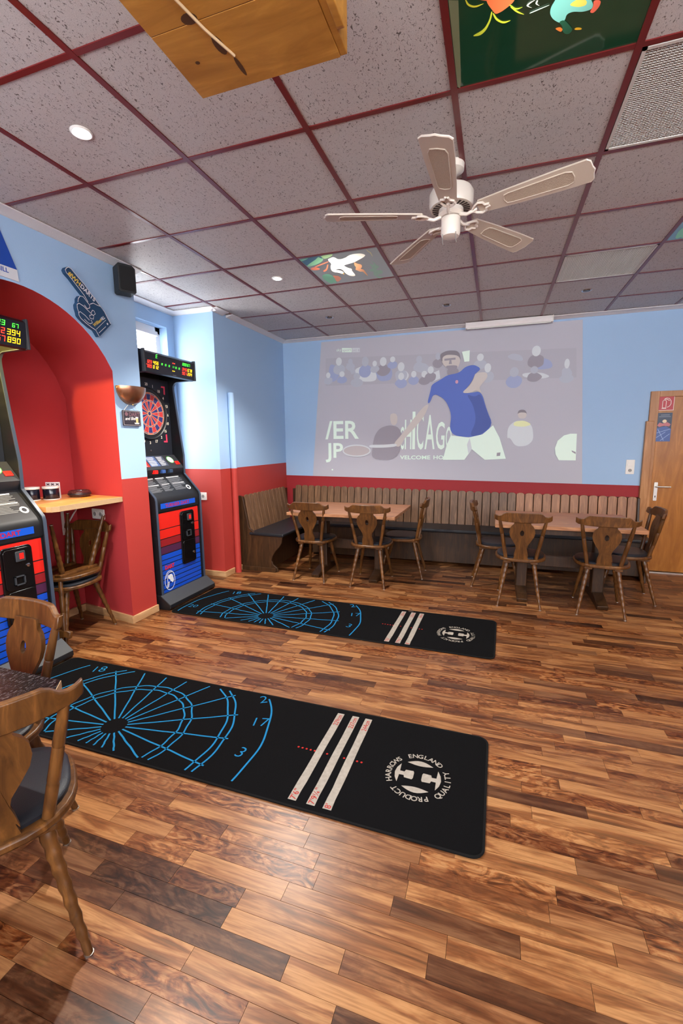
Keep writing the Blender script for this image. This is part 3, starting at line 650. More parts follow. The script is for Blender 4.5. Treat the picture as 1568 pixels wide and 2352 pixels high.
SH_FOAM = {
 'face': [(0.382,2.6),(0.392,2.617),(0.41,2.629),(0.429,2.627),(0.476,2.589),(0.524,2.554),(0.576,2.507),(0.642,2.448),(0.678,2.417),(0.7,2.381),(0.733,2.339),(0.614,2.226),(0.584,2.265),(0.548,2.277),(0.507,2.297),(0.471,2.32),(0.458,2.334),(0.456,2.352),(0.449,2.379),(0.449,2.403),(0.462,2.421),(0.465,2.446),(0.482,2.467),(0.51,2.478),(0.521,2.474),(0.473,2.515),(0.427,2.557),(0.391,2.582)] ,
 'l0': [(0.613,2.228),(0.587,2.266),(0.551,2.278),(0.507,2.297),(0.471,2.318),(0.458,2.334),(0.456,2.352),(0.47,2.361),(0.507,2.346),(0.54,2.322)] ,
 'l1': [(0.46,2.349),(0.449,2.379),(0.45,2.403),(0.467,2.415),(0.502,2.405),(0.547,2.378),(0.582,2.36),(0.573,2.335)] ,
 'l2': [(0.459,2.42),(0.465,2.446),(0.482,2.466),(0.506,2.467),(0.53,2.445),(0.552,2.426),(0.553,2.407),(0.53,2.396),(0.509,2.415)] ,
 'l3': [(0.542,2.443),(0.516,2.479),(0.473,2.517),(0.427,2.557),(0.391,2.584),(0.383,2.6),(0.395,2.616),(0.41,2.626),(0.429,2.622),(0.475,2.586),(0.524,2.552),(0.576,2.504),(0.642,2.445),(0.678,2.414),(0.7,2.379),(0.726,2.341)] ,
 'l4': [(0.556,2.432),(0.585,2.448),(0.616,2.443),(0.648,2.442),(0.666,2.424)] ,
 'l5': [(0.573,2.397),(0.586,2.396),(0.596,2.378),(0.576,2.363),(0.558,2.374),(0.573,2.397)] ,
 'l6': [(0.544,2.355),(0.564,2.365),(0.582,2.36),(0.573,2.338),(0.548,2.337),(0.544,2.355)] ,
 'l7': [(0.498,2.319),(0.526,2.302),(0.544,2.299),(0.564,2.311),(0.553,2.328)] ,
 't1': [(0.4,2.587),(0.476,2.542),(0.486,2.549),(0.584,2.467)] ,
 'logo': [(0.573,2.285),(0.636,2.333),(0.64,2.339),(0.683,2.377),(0.591,2.272),(0.686,2.363),(0.611,2.251),(0.69,2.317),(0.701,2.335)] ,}
HEADS= [[(-1.762,2.498),(-1.716,2.495),(-1.763,2.446)],[(-1.406,2.476),(-1.356,2.472),(-1.406,2.413)],[(-1.172,2.46),(-1.123,2.457),(-1.172,2.404)],[(-0.943,2.383),(-0.895,2.38),(-0.942,2.327)],[(-0.721,2.456),(-0.68,2.454),(-0.72,2.411)],[(-0.941,2.268),(-0.899,2.266),(-0.941,2.222)],[(-0.653,2.278),(-0.612,2.275),(-0.652,2.237)],[(-1.519,2.3),(-1.468,2.297),(-1.52,2.257)],[(-1.911,2.334),(-1.876,2.332),(-1.912,2.297)],[(-1.72,2.337),(-1.68,2.335),(-1.721,2.3)],[(-0.492,2.478),(-0.457,2.476),(-0.491,2.434)],[(-0.002,2.433),(0.041,2.43),(-0.0,2.39)],[(0.086,2.308),(0.128,2.306),(0.088,2.255)],[(0.378,2.244),(0.433,2.241),(0.381,2.187)],[(0.602,2.461),(0.655,2.458),(0.605,2.402)],[(0.925,2.303),(0.955,2.301),(0.928,2.249)],[(0.93,2.212),(0.973,2.21),(0.933,2.175)],[(-0.783,2.285),(-0.746,2.283),(-0.782,2.244)],[(-0.577,2.323),(-0.536,2.321),(-0.576,2.278)],[(-1.604,2.488),(-1.57,2.486),(-1.604,2.452)],[(-1.281,2.442),(-1.248,2.44),(-1.281,2.406)],[(-1.05,2.478),(-1.013,2.476),(-1.05,2.442)],[(0.591,2.255),(0.636,2.252),(0.593,2.213)]]
TORS= [[(-1.562,2.381),(-1.448,2.426),(-1.323,2.406),(-1.253,2.311),(-1.267,2.221),(-1.491,2.232)],[(-1.281,2.39),(-1.185,2.41),(-1.077,2.391),(-1.049,2.312),(-1.075,2.224),(-1.239,2.219)],[(-1.661,2.466),(-1.575,2.473),(-1.533,2.34),(-1.591,2.33)],[(-0.995,2.335),(-0.889,2.341),(-0.835,2.275),(-0.887,2.202),(-1.008,2.208)],[(0.54,2.385),(0.661,2.389),(0.761,2.348),(0.788,2.266),(0.636,2.252),(0.544,2.304)],[(0.29,2.425),(0.357,2.456),(0.449,2.426),(0.474,2.355),(0.337,2.387)],[(0.458,2.227),(0.659,2.228),(0.771,2.175),(0.685,2.152),(0.483,2.179)],[(-1.894,2.48),(-1.792,2.447),(-1.749,2.339),(-1.809,2.248),(-1.912,2.254)],[(-0.785,2.411),(-0.656,2.415),(-0.578,2.348),(-0.628,2.289),(-0.757,2.309)],[(-0.576,2.273),(-0.476,2.317),(-0.46,2.217),(-0.549,2.184)]]
# ================================================================== dart machines
M_red_p = mat('print_red', (214, 34, 24), 0.4); M_dred_p = mat('print_dark_red', (140, 28, 34), 0.4); M_pur_p = mat('print_purple', (74, 34, 66), 0.4); M_blue_p = mat('print_blue', (12, 74, 190), 0.4)
M_wh_p = mat('print_white', (222, 222, 222), 0.5); M_grey_p = mat('print_grey', (120, 122, 126), 0.5)
M_boardblk = mat('board_black', (22, 26, 36), 0.5, bump=0.1, bscale=500)
M_segr = mat('segment_red', (196, 52, 56), 0.5); M_segb = mat('segment_blue', (44, 48, 110), 0.5); M_wire = mat('segment_wire', (236, 190, 150), 0.45)
M_num = mat('number_cream', (236, 226, 204), 0.5)
def led(name, c, s): return mat(name, tuple(x//6 for x in c), 0.4, emit=c, estr=s)
M_ledr = led('led_red', (255, 46, 30), 2.6); M_ledy = led('led_yellow', (255, 190, 20), 2.2); M_ledg = led('led_green', (70, 255, 60), 1.8)
M_ledw = mat('lamp_tube', (255, 220, 170), 0.4, emit=(255, 190, 120), estr=0.8)
M_redbtn = mat('red_lit_button', (190, 20, 20), 0.3, emit=(255, 30, 20), estr=0.6)
NUMS = [6, 13, 4, 18, 1, 20, 5, 12, 9, 14, 11, 8, 16, 7, 19, 3, 17, 2, 15, 10]
def dart_machine(loc, label, leds, lit):
    r = empty('dart_machine', loc, (0, 0, 0), label, 'dart machine', 'electronic dart machines')
    hw = 0.305
    prof = [(-0.475, 0.02), (0, 0.02), (0, 0.965), (-0.008, 0.995), (-0.168, 1.17), (-0.164, 1.35), (-0.198, 1.62), (-0.238, 1.975), (-0.236, 2.01), (-0.215, 2.04), (-0.19, 2.05), (-0.02, 2.055), (-0.02, 2.20), (-0.475, 2.20)]
    for s in (-1, 1):
        sp = MB().prism(prof, s*hw-0.009, s*hw+0.009, 'xz').build('side_panel', M_black, r, False)
        e = prof[1:12]; n = len(e); vs = []
        for w in (-0.011, 0.011):
            for k in range(n):
                a = Vector(e[max(k-1, 0)]); b = Vector(e[min(k+1, n-1)]); t = (b-a).normalized(); q = Vector((t.y, -t.x))*0.004
                if k == 0: q = Vector((0.004, 0))
                vs.append((e[k][0]+q.x, s*hw+w, e[k][1]+q.y))
                vs.append((e[k][0]-q.x*0.5, s*hw+w, e[k][1]-q.y*0.5))
        m2 = 2*n; fs = []
        for k in range(n-1):
            a, b, c, d = 2*k, 2*k+1, 2*k+3, 2*k+2
            fs += [(a, b, c, d), (m2+a, m2+d, m2+c, m2+b), (a, d, m2+d, m2+a), (b, m2+b, m2+c, c)]
        MB().add(vs, fs).build('edge_trim', M_tmold, sp, True)
    hb = hw-0.011
    body = MB().box(-0.47, -0.022, -hb, hb, 0.02, 0.93).build('body', M_black, r, False)
    # striped front
    fp = MB(); F = -0.0205
    bands = [(0.852, 0.709, 0), (0.701, 0.622, 0), (0.614, 0.552, 1), (0.544, 0.482, 2), (0.474, 0.430, 3), (0.422, 0.386, 3), (0.378, 0.336, 3), (0.328, 0.292, 3), (0.284, 0.248, 3), (0.240, 0.204, 3), (0.196, 0.16, 3), (0.152, 0.118, 3)]
    for z1, z0, c in bands:
        MB().box(-0.022, F, -hb+0.012, hb-0.012, z0, z1).build('stripe', (M_red_p, M_dred_p, M_pur_p, M_blue_p)[c], body, False)
    # name strip and upper front box with rounded nose
    nose = MB().prism([(-0.47, 0.865), (-0.012, 0.865), (-0.008, 0.93), (-0.012, 0.965), (-0.03, 0.992), (-0.185, 1.155), (-0.185, 1.165), (-0.47, 1.165)], -hb, hb, 'xz').build('console', M_dgrey if False else M_black, r, True)
    st = MB().box(-0.012, -0.0068, -0.245, 0.232, 0.892, 0.938).build('name_strip', mat('strip_blue', (16, 70, 160), 0.35, emit=(10, 70, 190), estr=0.25), r, False)
    tx = MB(); put_text(tx, 'TURNIER DART', 0.043, (-0.0058, -0.19, 0.900), (0, 1, 0), (0, 0, 1), bold=0.001, sx=1.12)
    tx.build('strip_lettering', mat('strip_letters', (170, 30, 60), 0.4), st, False, normals=False)
    # printed rules on the sloping console
    A = Vector((-0.185, 0, 1.155)); B = Vector((-0.03, 0, 0.992)); dn = (B-A).normalized(); nr = Vector((-dn.z, 0, dn.x)); nr = nr if nr.z > 0 else -nr
    def con(y_, s, h=0.0012): p = A + dn*s + nr*h; return (p.x, y_, p.z)
    rl = MB(); rl2 = MB(); rng = random.Random(3)
    def line(mbx, y0, y1, s0, s1): mbx.poly([con(y0, s1), con(y1, s1), con(y1, s0), con(y0, s0)])
    for (c0, c1) in ((-0.27, -0.11), (-0.10, 0.03), (0.045, 0.24)):
        s = 0.02
        while s < 0.165:
            line(rl, c0, c0+(c1-c0)*rng.uniform(0.55, 1.0), s, s+0.0045); s += 0.011
        line(rl2, c0, c1-0.02, 0.008, 0.016); line(rl2, c0+0.02, c1-0.01, 0.085, 0.093)
    ck = rl.build('rules_print', M_grey_p, nose, False, normals=False); rl2.build('rules_heading', M_wh_p, nose, False, normals=False)
    em = MB(); em.poly([con(0.235+0.028*math.cos(t), 0.155+0.028*math.sin(t), 0.0016) for t in [2*PI*k/20 for k in range(20)]]); em.build('round_sticker', M_wh_p, nose, False, normals=False)
    MB().poly([con(0.235+0.016*math.cos(t), 0.155+0.016*math.sin(t), 0.002) for t in [2*PI*k/14 for k in range(14)]]).build('round_sticker', M_boardblk, nose, False, normals=False)
    # button box below the board
    bb = MB().prism([(-0.29, 1.352), (-0.272, 1.352), (-0.178, 1.248), (-0.166, 1.228), (-0.172, 1.205), (-0.20, 1.16), (-0.29, 1.16)], -hb, hb, 'xz').build('button_box', mat('charcoal_plastic', (34, 36, 42), 0.5), r, True)
    A2 = Vector((-0.272, 0, 1.352)); d2 = (Vector((-0.178, 0, 1.248))-A2).normalized(); n2 = Vector((-d2.z, 0, d2.x)); n2 = n2 if n2.z > 0 else -n2
    def bbp(y_, s, h=0.0012): p = A2 + d2*s + n2*h; return (p.x, y_, p.z)
    for y0, y1, mm in ((-0.285, -0.135, M_red_p), (-0.125, 0.0, mat('label_blue', (70, 92, 140), 0.45)), (0.006, 0.11, mat('label_slate', (64, 70, 92), 0.45))):
        lb = MB().poly([bbp(y0, 0.13), bbp(y1, 0.13), bbp(y1, 0.01), bbp(y0, 0.01)]).build('game_label', mm, bb, False, normals=False)
        ln = MB(); s = 0.02
        while s < 0.12: ln.poly([bbp(y0+0.012, s+0.004, .0017), bbp(y0+(y1-y0)*rng.uniform(0.5, 0.9), s+0.004, .0017), bbp(y0+(y1-y0)*0.8, s, .0017), bbp(y0+0.012, s, .0017)]); s += 0.011
        ln.build('label_print', M_wh_p, bb, False, normals=False)
    MB().poly([bbp(0.185+0.042*math.cos(t), 0.06+0.042*math.sin(t), .0012) for t in [2*PI*k/22 for k in range(22)]]).build('sticker', mat('sticker_green', (90, 170, 90), 0.5), bb, False, normals=False)
    MB().poly([bbp(0.185+0.036*math.cos(t), 0.06+0.036*math.sin(t), .0018) for t in [2*PI*k/22 for k in range(22)]]).build('sticker', mat('sticker_pale', (206, 216, 196), 0.5), bb, False, normals=False)
    for y0, mm in ((-0.10, M_redbtn), (0.0, mat('blue_button', (60, 96, 160), 0.3)), (0.10, mat('slate_button', (50, 70, 96), 0.3))):
        MB().box(-0.185, -0.150, y0-0.025, y0+0.02, 1.19, 1.222).build('button', mm, bb, False, 0.004)
    q = MB(); q.box(-0.02, 0.02, -0.026, 0.026, 0, 0.008)
    qo = q.build('start_button', M_redbtn, bb, False, 0.003); p = A2 + d2*0.105 + n2*0.001; qo.location = (p.x, 0.245, p.z); qo.rotation_euler = (0, math.atan2(n2.x, n2.z), 0)
    # board panel, ring, board
    XB = -0.288
    MB().box(-0.46, XB, -hb, hb, 1.16, 2.06).build('board_panel', M_boardblk, r, False)
    zc = 1.737
    ring = MB(); prf = [(0.190, 0.0), (0.194, 0.013), (0.222, 0.013), (0.230, 0.020), (0.237, 0.012), (0.238, 0.0)]; sg = 48; nn = len(prf)
    ring.add([(XB+b, a*math.cos(2*PI*k/sg), zc+a*math.sin(2*PI*k/sg)) for a, b in prf for k in range(sg)], [(i*sg+k, i*sg+(k+1) % sg, (i+1)*sg+(k+1) % sg, (i+1)*sg+k) for i in range(nn-1) for k in range(sg)])
    ring.build('catch_ring', mat('ring_black', (24, 26, 30), 0.42), r)
    db = MB(); XD = XB+0.014
    RR = [0.018, 0.112, 0.122, 0.178, 0.190]
    def pp(rad, ang, x=XD): return (x, rad*math.cos(ang), zc+rad*math.sin(ang))
    for k in range(20):
        a0 = 2*PI*(k-0.5)/20; a1 = 2*PI*(k+0.5)/20; am = (a0+a1)/2
        for q in range(4):
            db.cur = (k+q) % 2
            db.poly([pp(RR[q], a0), pp(RR[q], a1), pp(RR[q+1], a1), pp(RR[q+1], am), pp(RR[q+1], a0)])
    bd = db.build('dartboard', [M_segr, M_segb], r, False, normals=False)
    wr = MB()
    for rad, w in ((0.112, 0.003), (0.123, 0.003), (0.178, 0.003), (0.190, 0.004), (0.020, 0.006)):
        pts = [(rad*math.cos(2*PI*k/60), rad*math.sin(2*PI*k/60)) for k in range(61)]; wr.stroke(pts, w, lambda a, b: (XD+0.0015, a, zc+b))
    for k in range(20):
        an = 2*PI*(k-0.5)/20; wr.stroke([(0.02*math.cos(an), 0.02*math.sin(an)), (0.19*math.cos(an), 0.19*math.sin(an))], 0.0026, lambda a, b: (XD+0.0013, a, zc+b))
    wr.build('spider', M_wire, bd, False, normals=False)
    MB().prism(ell(0, zc, 0.013, 0.013, 16), XD, XD+0.003, 'yz').build('bull', M_segb, bd, False)
    nm = MB()
    for k, v in enumerate(NUMS):
        an = 2*PI*k/20; put_text(nm, str(v), 0.036, (XB+0.0012, 0.262*math.cos(an), zc+0.265*math.sin(an)-0.012), (0, 1, 0), (0, 0, 1), 'CENTER', 0.0008)
    nm.v = [(XB+0.0014, p[1], p[2]) for p in nm.v]
    nm.build('number_print', M_num, r, False, normals=False)
    for (cy, cz_, s1, s2) in ((0.245, 2.005, 1, 1), (0.235, 1.475, 1, -1), (-0.245, 2.005, -1, 1), (-0.235, 1.475, -1, -1)):
        mk = MB(); mk.poly([(XB+0.0015, cy, cz_), (XB+0.0015, cy-s1*0.05, cz_), (XB+0.0015, cy-s1*0.055, cz_-s2*0.014), (XB+0.0015, cy-s1*0.02, cz_-s2*0.016), (XB+0.0015, cy-s1*0.022, cz_-s2*0.075), (XB+0.0015, cy-s1*0.004, cz_-s2*0.078)])
        mk.build('corner_mark', mat('mark_pink', (226, 60, 90), 0.4), r, False, normals=False)
    MB().lathe([(0.009, 0), (0.009, 0.004), (0.004, 0.006)], (0, 0, 0), 12).build('lock', M_chrome, r, loc=(XB, 0.0, 1.40), rot=(0, PI/2, 0))
    # header with display
    M_hd = mat('header_black', (24, 24, 32), 0.35)
    hd = MB().prism([(-0.03, 2.05), (-0.006, 2.058), (0.008, 2.21), (-0.012, 2.226), (-0.03, 2.226)], -0.333, 0.333, 'xz').build('header', M_hd, r, True)
    MB().prism([(-0.40, 2.226), (-0.012, 2.226), (-0.07, 2.245), (-0.40, 2.245)], -0.333, 0.333, 'xz').build('header_top', M_hd, hd, False)
    MB().box(-0.40, -0.385, -0.317, 0.317, 2.05, 2.226).build('header_back', M_hd, hd, False)
    for s in (-1, 1): MB().box(-0.40, -0.03, s*0.325-0.008, s*0.325+0.008, 2.05, 2.226).build('header_cheek', M_hd, hd, False)
    MB().box(-0.02, 0.011, 0.320, 0.335, 2.052, 2.235).build('header_end', M_dgrey, hd, False, 0.003)
    MB().box(-0.02, 0.011, -0.335, -0.320, 2.052, 2.235).build('header_end', M_dgrey, hd, False, 0.003)
    d = Vector((0.014, 0, 0.152)).normalized()
    col = {'r': MB(), 'y': MB(), 'g': MB(), 'w': MB()}
    for (c, s, y0, z0, w, h) in leds:
        x0 = -0.006 + (z0-2.058)*0.092 + 0.0015
        seg_digits(col[c], s, w, h, (x0, y0, z0), (0, 1, 0), tuple(d))
    for c, mm in (('r', M_ledr), ('y', M_ledy), ('g', M_ledg)):
        if col[c].v: col[c].build('led_digits', mm, hd, False, normals=False)
    hp = MB(); put_text(hp, 'CRICKET', 0.012, (-0.003, 0.02, 2.063), (0, 1, 0), tuple(d)); put_text(hp, 'TEMP  SCORE', 0.010, (0.0093, 0.10, 2.205), (0, 1, 0), tuple(d))
    hp.build('header_print', M_grey_p, hd, False, normals=False)
    MB().tube([(-0.10, -0.22, 2.165), (-0.10, 0.22, 2.165)], 0.013, 12).build('lamp_tube', M_ledw, hd)
    if lit: la = light('POINT', 'board_lamp', (-0.07, -0.12, 2.118), (0, 0, 0), lit, (1.0, 0.74, 0.16), 0.018); la.parent = r
    # plinth
    MB().prism([(-0.47, 0.0), (0.085, 0.0), (0.102, 0.022), (0.098, 0.05), (0.065, 0.075), (0.0, 0.125), (-0.47, 0.125)], -0.335, 0.335, 'xz').build('plinth', M_black, r, False, 0.006)
    MB().add([(0.0985, -0.333, 0.052), (0.0985, 0.333, 0.052), (0.0655, 0.333, 0.077), (0.0655, -0.333, 0.077), (0.001, 0.333, 0.127), (0.001, -0.333, 0.127)], [(0, 1, 2, 3), (3, 2, 4, 5)]).build('foot_plate', M_dgrey, r, False)
    # coin door
    cd = MB().prism(rrect(0.005, 0.205, 0.322, 0.832, 0.03), F, F+0.012, 'yz').build('coin_door', M_blackg, r, True, 0.003)
    MB().prism(rrect(0.018, 0.195, 0.56, 0.82, 0.025), F+0.012, F+0.018, 'yz').build('upper_door', M_blackg, cd, True, 0.002)
    MB().prism(rrect(0.022, 0.195, 0.335, 0.548, 0.022), F+0.012, F+0.017, 'yz').build('lower_door', M_blackg, cd, True, 0.002)
    MB().prism(rrect(0.09, 0.15, 0.735, 0.80, 0.006), F+0.018, F+0.026, 'yz').build('coin_slot', M_dgrey, cd, True, 0.002)
    MB().box(F+0.026, F+0.0275, 0.112, 0.138, 0.750, 0.787).build('slot_light', M_redbtn, cd, False)
    for zz in (0.70, 0.415):
        MB().lathe([(0.012, 0), (0.012, 0.006), (0.006, 0.008)], (0, 0, 0), 14).build('lock', M_chrome, cd, loc=(F+0.017, 0.165, zz), rot=(0, PI/2, 0))
    cup = MB(); cup.box(F+0.017, F+0.027, 0.07, 0.135, 0.585, 0.592); cup.box(F+0.017, F+0.027, 0.07, 0.135, 0.638, 0.645); cup.box(F+0.017, F+0.027, 0.07, 0.077, 0.585, 0.645); cup.box(F+0.017, F+0.027, 0.128, 0.135, 0.585, 0.645)
    cup.build('coin_return', M_dgrey, cd, False)
    # DART lettering and lion head emblem
    tx = MB(); put_text(tx, 'DART', 0.052, (F+0.0012, -0.232, 0.335), (0, 1, 0), (0, 0, 1), bold=0.002, sx=0.92); tx.build('front_lettering', M_red_p, r, False, normals=False)
    lm = MB(); cy, cz_ = -0.178, 0.225; fx = lambda a, b: (F+0.0012, cy+a, cz_+b)
    lm.stroke([(0.066*math.cos(2*PI*k/36), 0.088*math.sin(2*PI*k/36)) for k in range(37)], 0.006, fx)
    lm.poly([fx(a, b) for a, b in [(-0.020, 0.045), (0.005, 0.055), (0.030, 0.050), (0.042, 0.030), (0.052, -0.010), (0.044, -0.022), (0.032, -0.030), (0.020, -0.018), (0.006, -0.012), (-0.002, 0.010), (-0.022, 0.020)]])
    for o_ in (0.0, 0.016, 0.032):
        lm.stroke([(-0.045+o_*0.6, -0.066+o_*0.1), (-0.036+o_*0.7, -0.035), (-0.030+o_*0.6, -0.010), (-0.034+o_*0.4, 0.022), (-0.020+o_*0.3, 0.055+o_*0.3)][:3 if o_ else 5], 0.007-o_*0.06, fx)
    lm.stroke([(-0.055, 0.03), (-0.03, 0.062), (0.0, 0.076), (0.03, 0.07)], 0.006, fx)
    lm.build('lion_emblem', M_wh_p, r, False, normals=False)
    MB().add([fx(0.022, 0.026), fx(0.030, 0.028), fx(0.028, 0.021)], [(0, 1, 2)]).xform(Matrix.Translation((0.0006, 0, 0))).build('emblem_eye', M_blue_p, r, False, normals=False)
    return r
w, h = 0.017, 0.026
leds2 = [('r', '123', -0.305, 2.125, w, h), ('y', '456', -0.225, 2.125, w, h), ('r', '789', -0.305, 2.090, w, h), ('y', '012', -0.225, 2.090, w, h), ('g', 'E', -0.195, 2.178, 0.018, 0.030),
         ('g', '8', -0.125, 2.132, .016, .016), ('g', '0', -0.080, 2.131, .016, .016), ('g', '0', -0.035, 2.130, .016, .016), ('g', '11', 0.012, 2.129, .010, .016), ('g', '0', 0.055, 2.128, .016, .016), ('g', '9', 0.098, 2.127, .016, .016),
         ('r', '88', 0.015, 2.165, .014, .007), ('y', '88', 0.015, 2.100, .014, .006),
         ('g', '890:67', 0.150, 2.170, .015, .024), ('r', '345', 0.148, 2.125, w, h), ('y', '678', 0.224, 2.125, w, h), ('r', '901', 0.148, 2.090, w, h), ('y', '234', 0.224, 2.090, w, h)]
leds1 = [(c, s, y_, z_, a, b) for c, s, y_, z_, a, b in leds2[:13]] + [('g', '123', 0.118, 2.168, .020, .030), ('g', '67', 0.235, 2.168, .016, .024), ('r', '012', 0.110, 2.121, .021, .033), ('y', '394', 0.202, 2.121, .021, .033), ('r', '567', 0.110, 2.076, .021, .033), ('y', '890', 0.202, 2.076, .021, .033)]
dart_machine((-2.60, -0.20, 0), 'electronic dart machine standing in the red arched niche', leds1, 36)
dart_machine((-2.545, 1.39, 0), 'electronic dart machine in front of the bright window', leds2, 0)
# ================================================================== dart mats
def carpet():
    m = mat('black_carpet', (9, 9, 11), 0.95, spec=0.1, bump=0.8, bscale=900); return m
M_carpet = carpet(); M_matblue = mat('mat_print_blue', (30, 116, 166), 0.9, spec=0.1, bump=0.6, bscale=700); M_matw = mat('mat_print_white', (146, 139, 130), 0.95, spec=0.1, vary=0.3, bscale=60)
M_matr = mat('mat_print_red', (160, 40, 36), 0.9, spec=0.1); M_bind = mat('mat_binding', (9, 9, 10), 0.9, spec=0.2)
def dart_mat(loc, rz, label, X0):
    # local origin under the printed bull; +x towards the thrower
    r = empty('dart_mat', loc, (0, 0, rz), label, 'dart mat', 'dart mats')
    Y0, Y1 = -0.178, 0.508; X1 = 1.842; ZT = 0.007
    MB().prism(rrect(X0, X1, Y0, Y1, 0.045), 0, ZT, 'xy').build('carpet', M_carpet, r, False, 0.002)
    bn = MB(); pts = rrect(X0, X1, Y0, Y1, 0.045, 6); bn.tube([(a, b, 0.005) for a, b in pts] + [(pts[0][0], pts[0][1], 0.005)], 0.0052, 6, False); bn.build('binding', M_bind, r)
    z = ZT+0.0008; fn = lambda a, b: (a, b, z); lo, hi = -0.152, 0.482; rng = random.Random(5)
    bp = MB()
    def clip_arc(rad, w, a0=0, a1=360, lo_=lo, hi_=hi):
        run = []
        for k in range(0, int((a1-a0)*1.0)+1):
            t = math.radians(a0+k); jr = rad + 0.003*math.sin(k*0.31+rad*40) ; p = (jr*math.cos(t), jr*math.sin(t))
            if lo_ <= p[1] <= hi_ and p[0] > -0.86: run.append(p)
            else:
                if len(run) > 2: bp.stroke(run, w, fn)
                run = []
        if len(run) > 2: bp.stroke(run, w, fn)
    for rad, w in ((0.345, 0.0085), (0.386, 0.0085), (0.577, 0.009), (0.616, 0.009)): clip_arc(rad, w, -90, 270)
    clip_arc(0.808, 0.009, -15, 40); clip_arc(0.808, 0.009, 146, 192)
    for k in range(20):
        t = math.radians(9+18*k); c, s = math.cos(t), math.sin(t); R1 = 0.632
        if s > 0: R1 = min(R1, hi/s)
        if s < 0: R1 = min(R1, lo/s)
        run = []
        for q in range(9):
            rr_ = 0.064 + (R1-0.064)*q/8; j = 0.0016*math.sin(q*1.7+k) if 2 <= q <= 7 else 0; run.append((rr_*c - j*s, rr_*s + j*c))
        bp.stroke(run, 0.0085, fn)
    # hand-drawn numerals
    def num(s, x, y, size, ang):
        u = (math.cos(ang), math.sin(ang), 0); v = (-math.sin(ang), math.cos(ang), 0); mbx = MB(); put_text(mbx, s, size, (x, y, z+0.0002), u, v, 'CENTER', -0.001); bp.add(mbx.v, mbx.f)
    num('2', 0.640, 0.43, 0.10, 0.5); num('17', 0.715, 0.235, 0.10, 0.25); num('3', 0.735, 0.0, 0.10, -0.1); num('18', -0.56, 0.40, 0.10, 0.35); num('20', -0.74, -0.03, 0.09, 0.1)
    bp.build('board_print', M_matblue, r, False, normals=False)
    for x0, a, b in ((1.072, "7'6\"", '229cm'), (1.155, "7'9¼\"", '237cm'), (1.226, "8'", '244cm')):
        ol = MB(); pts = []; 
        for k in range(12): pts.append((x0 + (0.0022 if k == 2 else 0.0006)*math.sin(k*1.3+x0*9), -0.150 + 0.622*k/11))
        for k in range(12): pts.append((x0 + 0.037 + (0.0022 if k in (9, 10) else 0.0006)*math.sin(k*1.1+x0*5), 0.472 - 0.622*k/11))
        ol.poly([(p, q, z) for p, q in pts]); o = ol.build('oche_line', M_matw, r, False, normals=False)
        t = MB(); put_text(t, a, 0.038, (x0+0.031, -0.146, z+0.0008), (0, 1, 0), (-1, 0, 0)); put_text(t, b, 0.036, (x0+0.031, 0.368, z+0.0008), (0, 1, 0), (-1, 0, 0), sx=0.92); t.build('distance_lettering', M_matr, o, False, normals=False)
    dot_me = MB().poly([(0.0055*math.cos(2*PI*q/8), 0.0055*math.sin(2*PI*q/8), 0) for q in range(8)]).mesh('dot', M_matr, False, False)
    for k in range(16):
        x = 0.982 + k*0.0212
        if not any(a-0.004 < x < a+0.041 for a in (1.072, 1.155, 1.226)): link('dot', dot_me, r, (x, 0.155-0.0004*k, z))
    lx, ly = 1.558, 0.144; lg = MB(); L3 = lambda a, b: (lx+a, ly+b, z)
    def lens(cx, cy, hl, t, vert, sgn):
        out = [(-hl, 0)] + [(-hl+2*hl*k/8, t*math.sin(PI*k/8)) for k in range(1, 8)] + [(hl, 0)] + [(hl-2*hl*k/8, -t*0.45*math.sin(PI*k/8)) for k in range(1, 8)]
        lg.poly([L3(cx+(p if not vert else q*sgn), cy+(q*sgn if not vert else p)) for p, q in out])
    lens(0, 0.075, 0.058, 0.022, False, 1); lens(0, -0.075, 0.058, 0.022, False, -1)
    for s in (-1, 1):
        lg.poly([L3(s*a, b) for a, b in [(0.082, 0.058), (0.096, 0.03), (0.101, 0), (0.096, -0.03), (0.082, -0.058), (0.080, -0.012), (0.060, -0.011), (0.056, -0.024), (0.022, -0.026), (0.018, -0.016), (0.018, 0.016), (0.022, 0.026), (0.056, 0.024), (0.060, 0.011), (0.080, 0.012)]])
    def circ(s, mid, rad, span, cw=True, size=0.036):
        n = len(s)
        for k, ch in enumerate(s):
            f = (k/(n-1)-0.5)*span
            t = math.radians(mid - f if cw else mid + f); c, sn = math.cos(t), math.sin(t)
            u = (sn, -c, 0) if cw else (-sn, c, 0); v = (c, sn, 0) if cw else (-c, -sn, 0)
            rr_ = rad if cw else rad+size*0.70
            mbx = MB(); put_text(mbx, ch, size, (lx+rr_*c, ly+rr_*sn, z), u, v, 'CENTER', 0.0006); lg.add(mbx.v, mbx.f)
    circ('HARROWS', 172, 0.116, 66); circ('ENGLAND', 82, 0.116, 66); circ('QUALITY', -8, 0.116, 66, False); circ('PRODUCT', -98, 0.116, 66)
    lg.build('maker_emblem', M_matw, r, False, normals=False)
    return r
dart_mat((-1.613, -0.388, 0.0), -0.006, 'black dart mat with blue board print in the foreground, before the niche machine', -0.880)
dart_mat((-1.579, 1.192, 0.0), -0.020, 'black dart mat with blue board print farther back, before the window machine', -0.852)
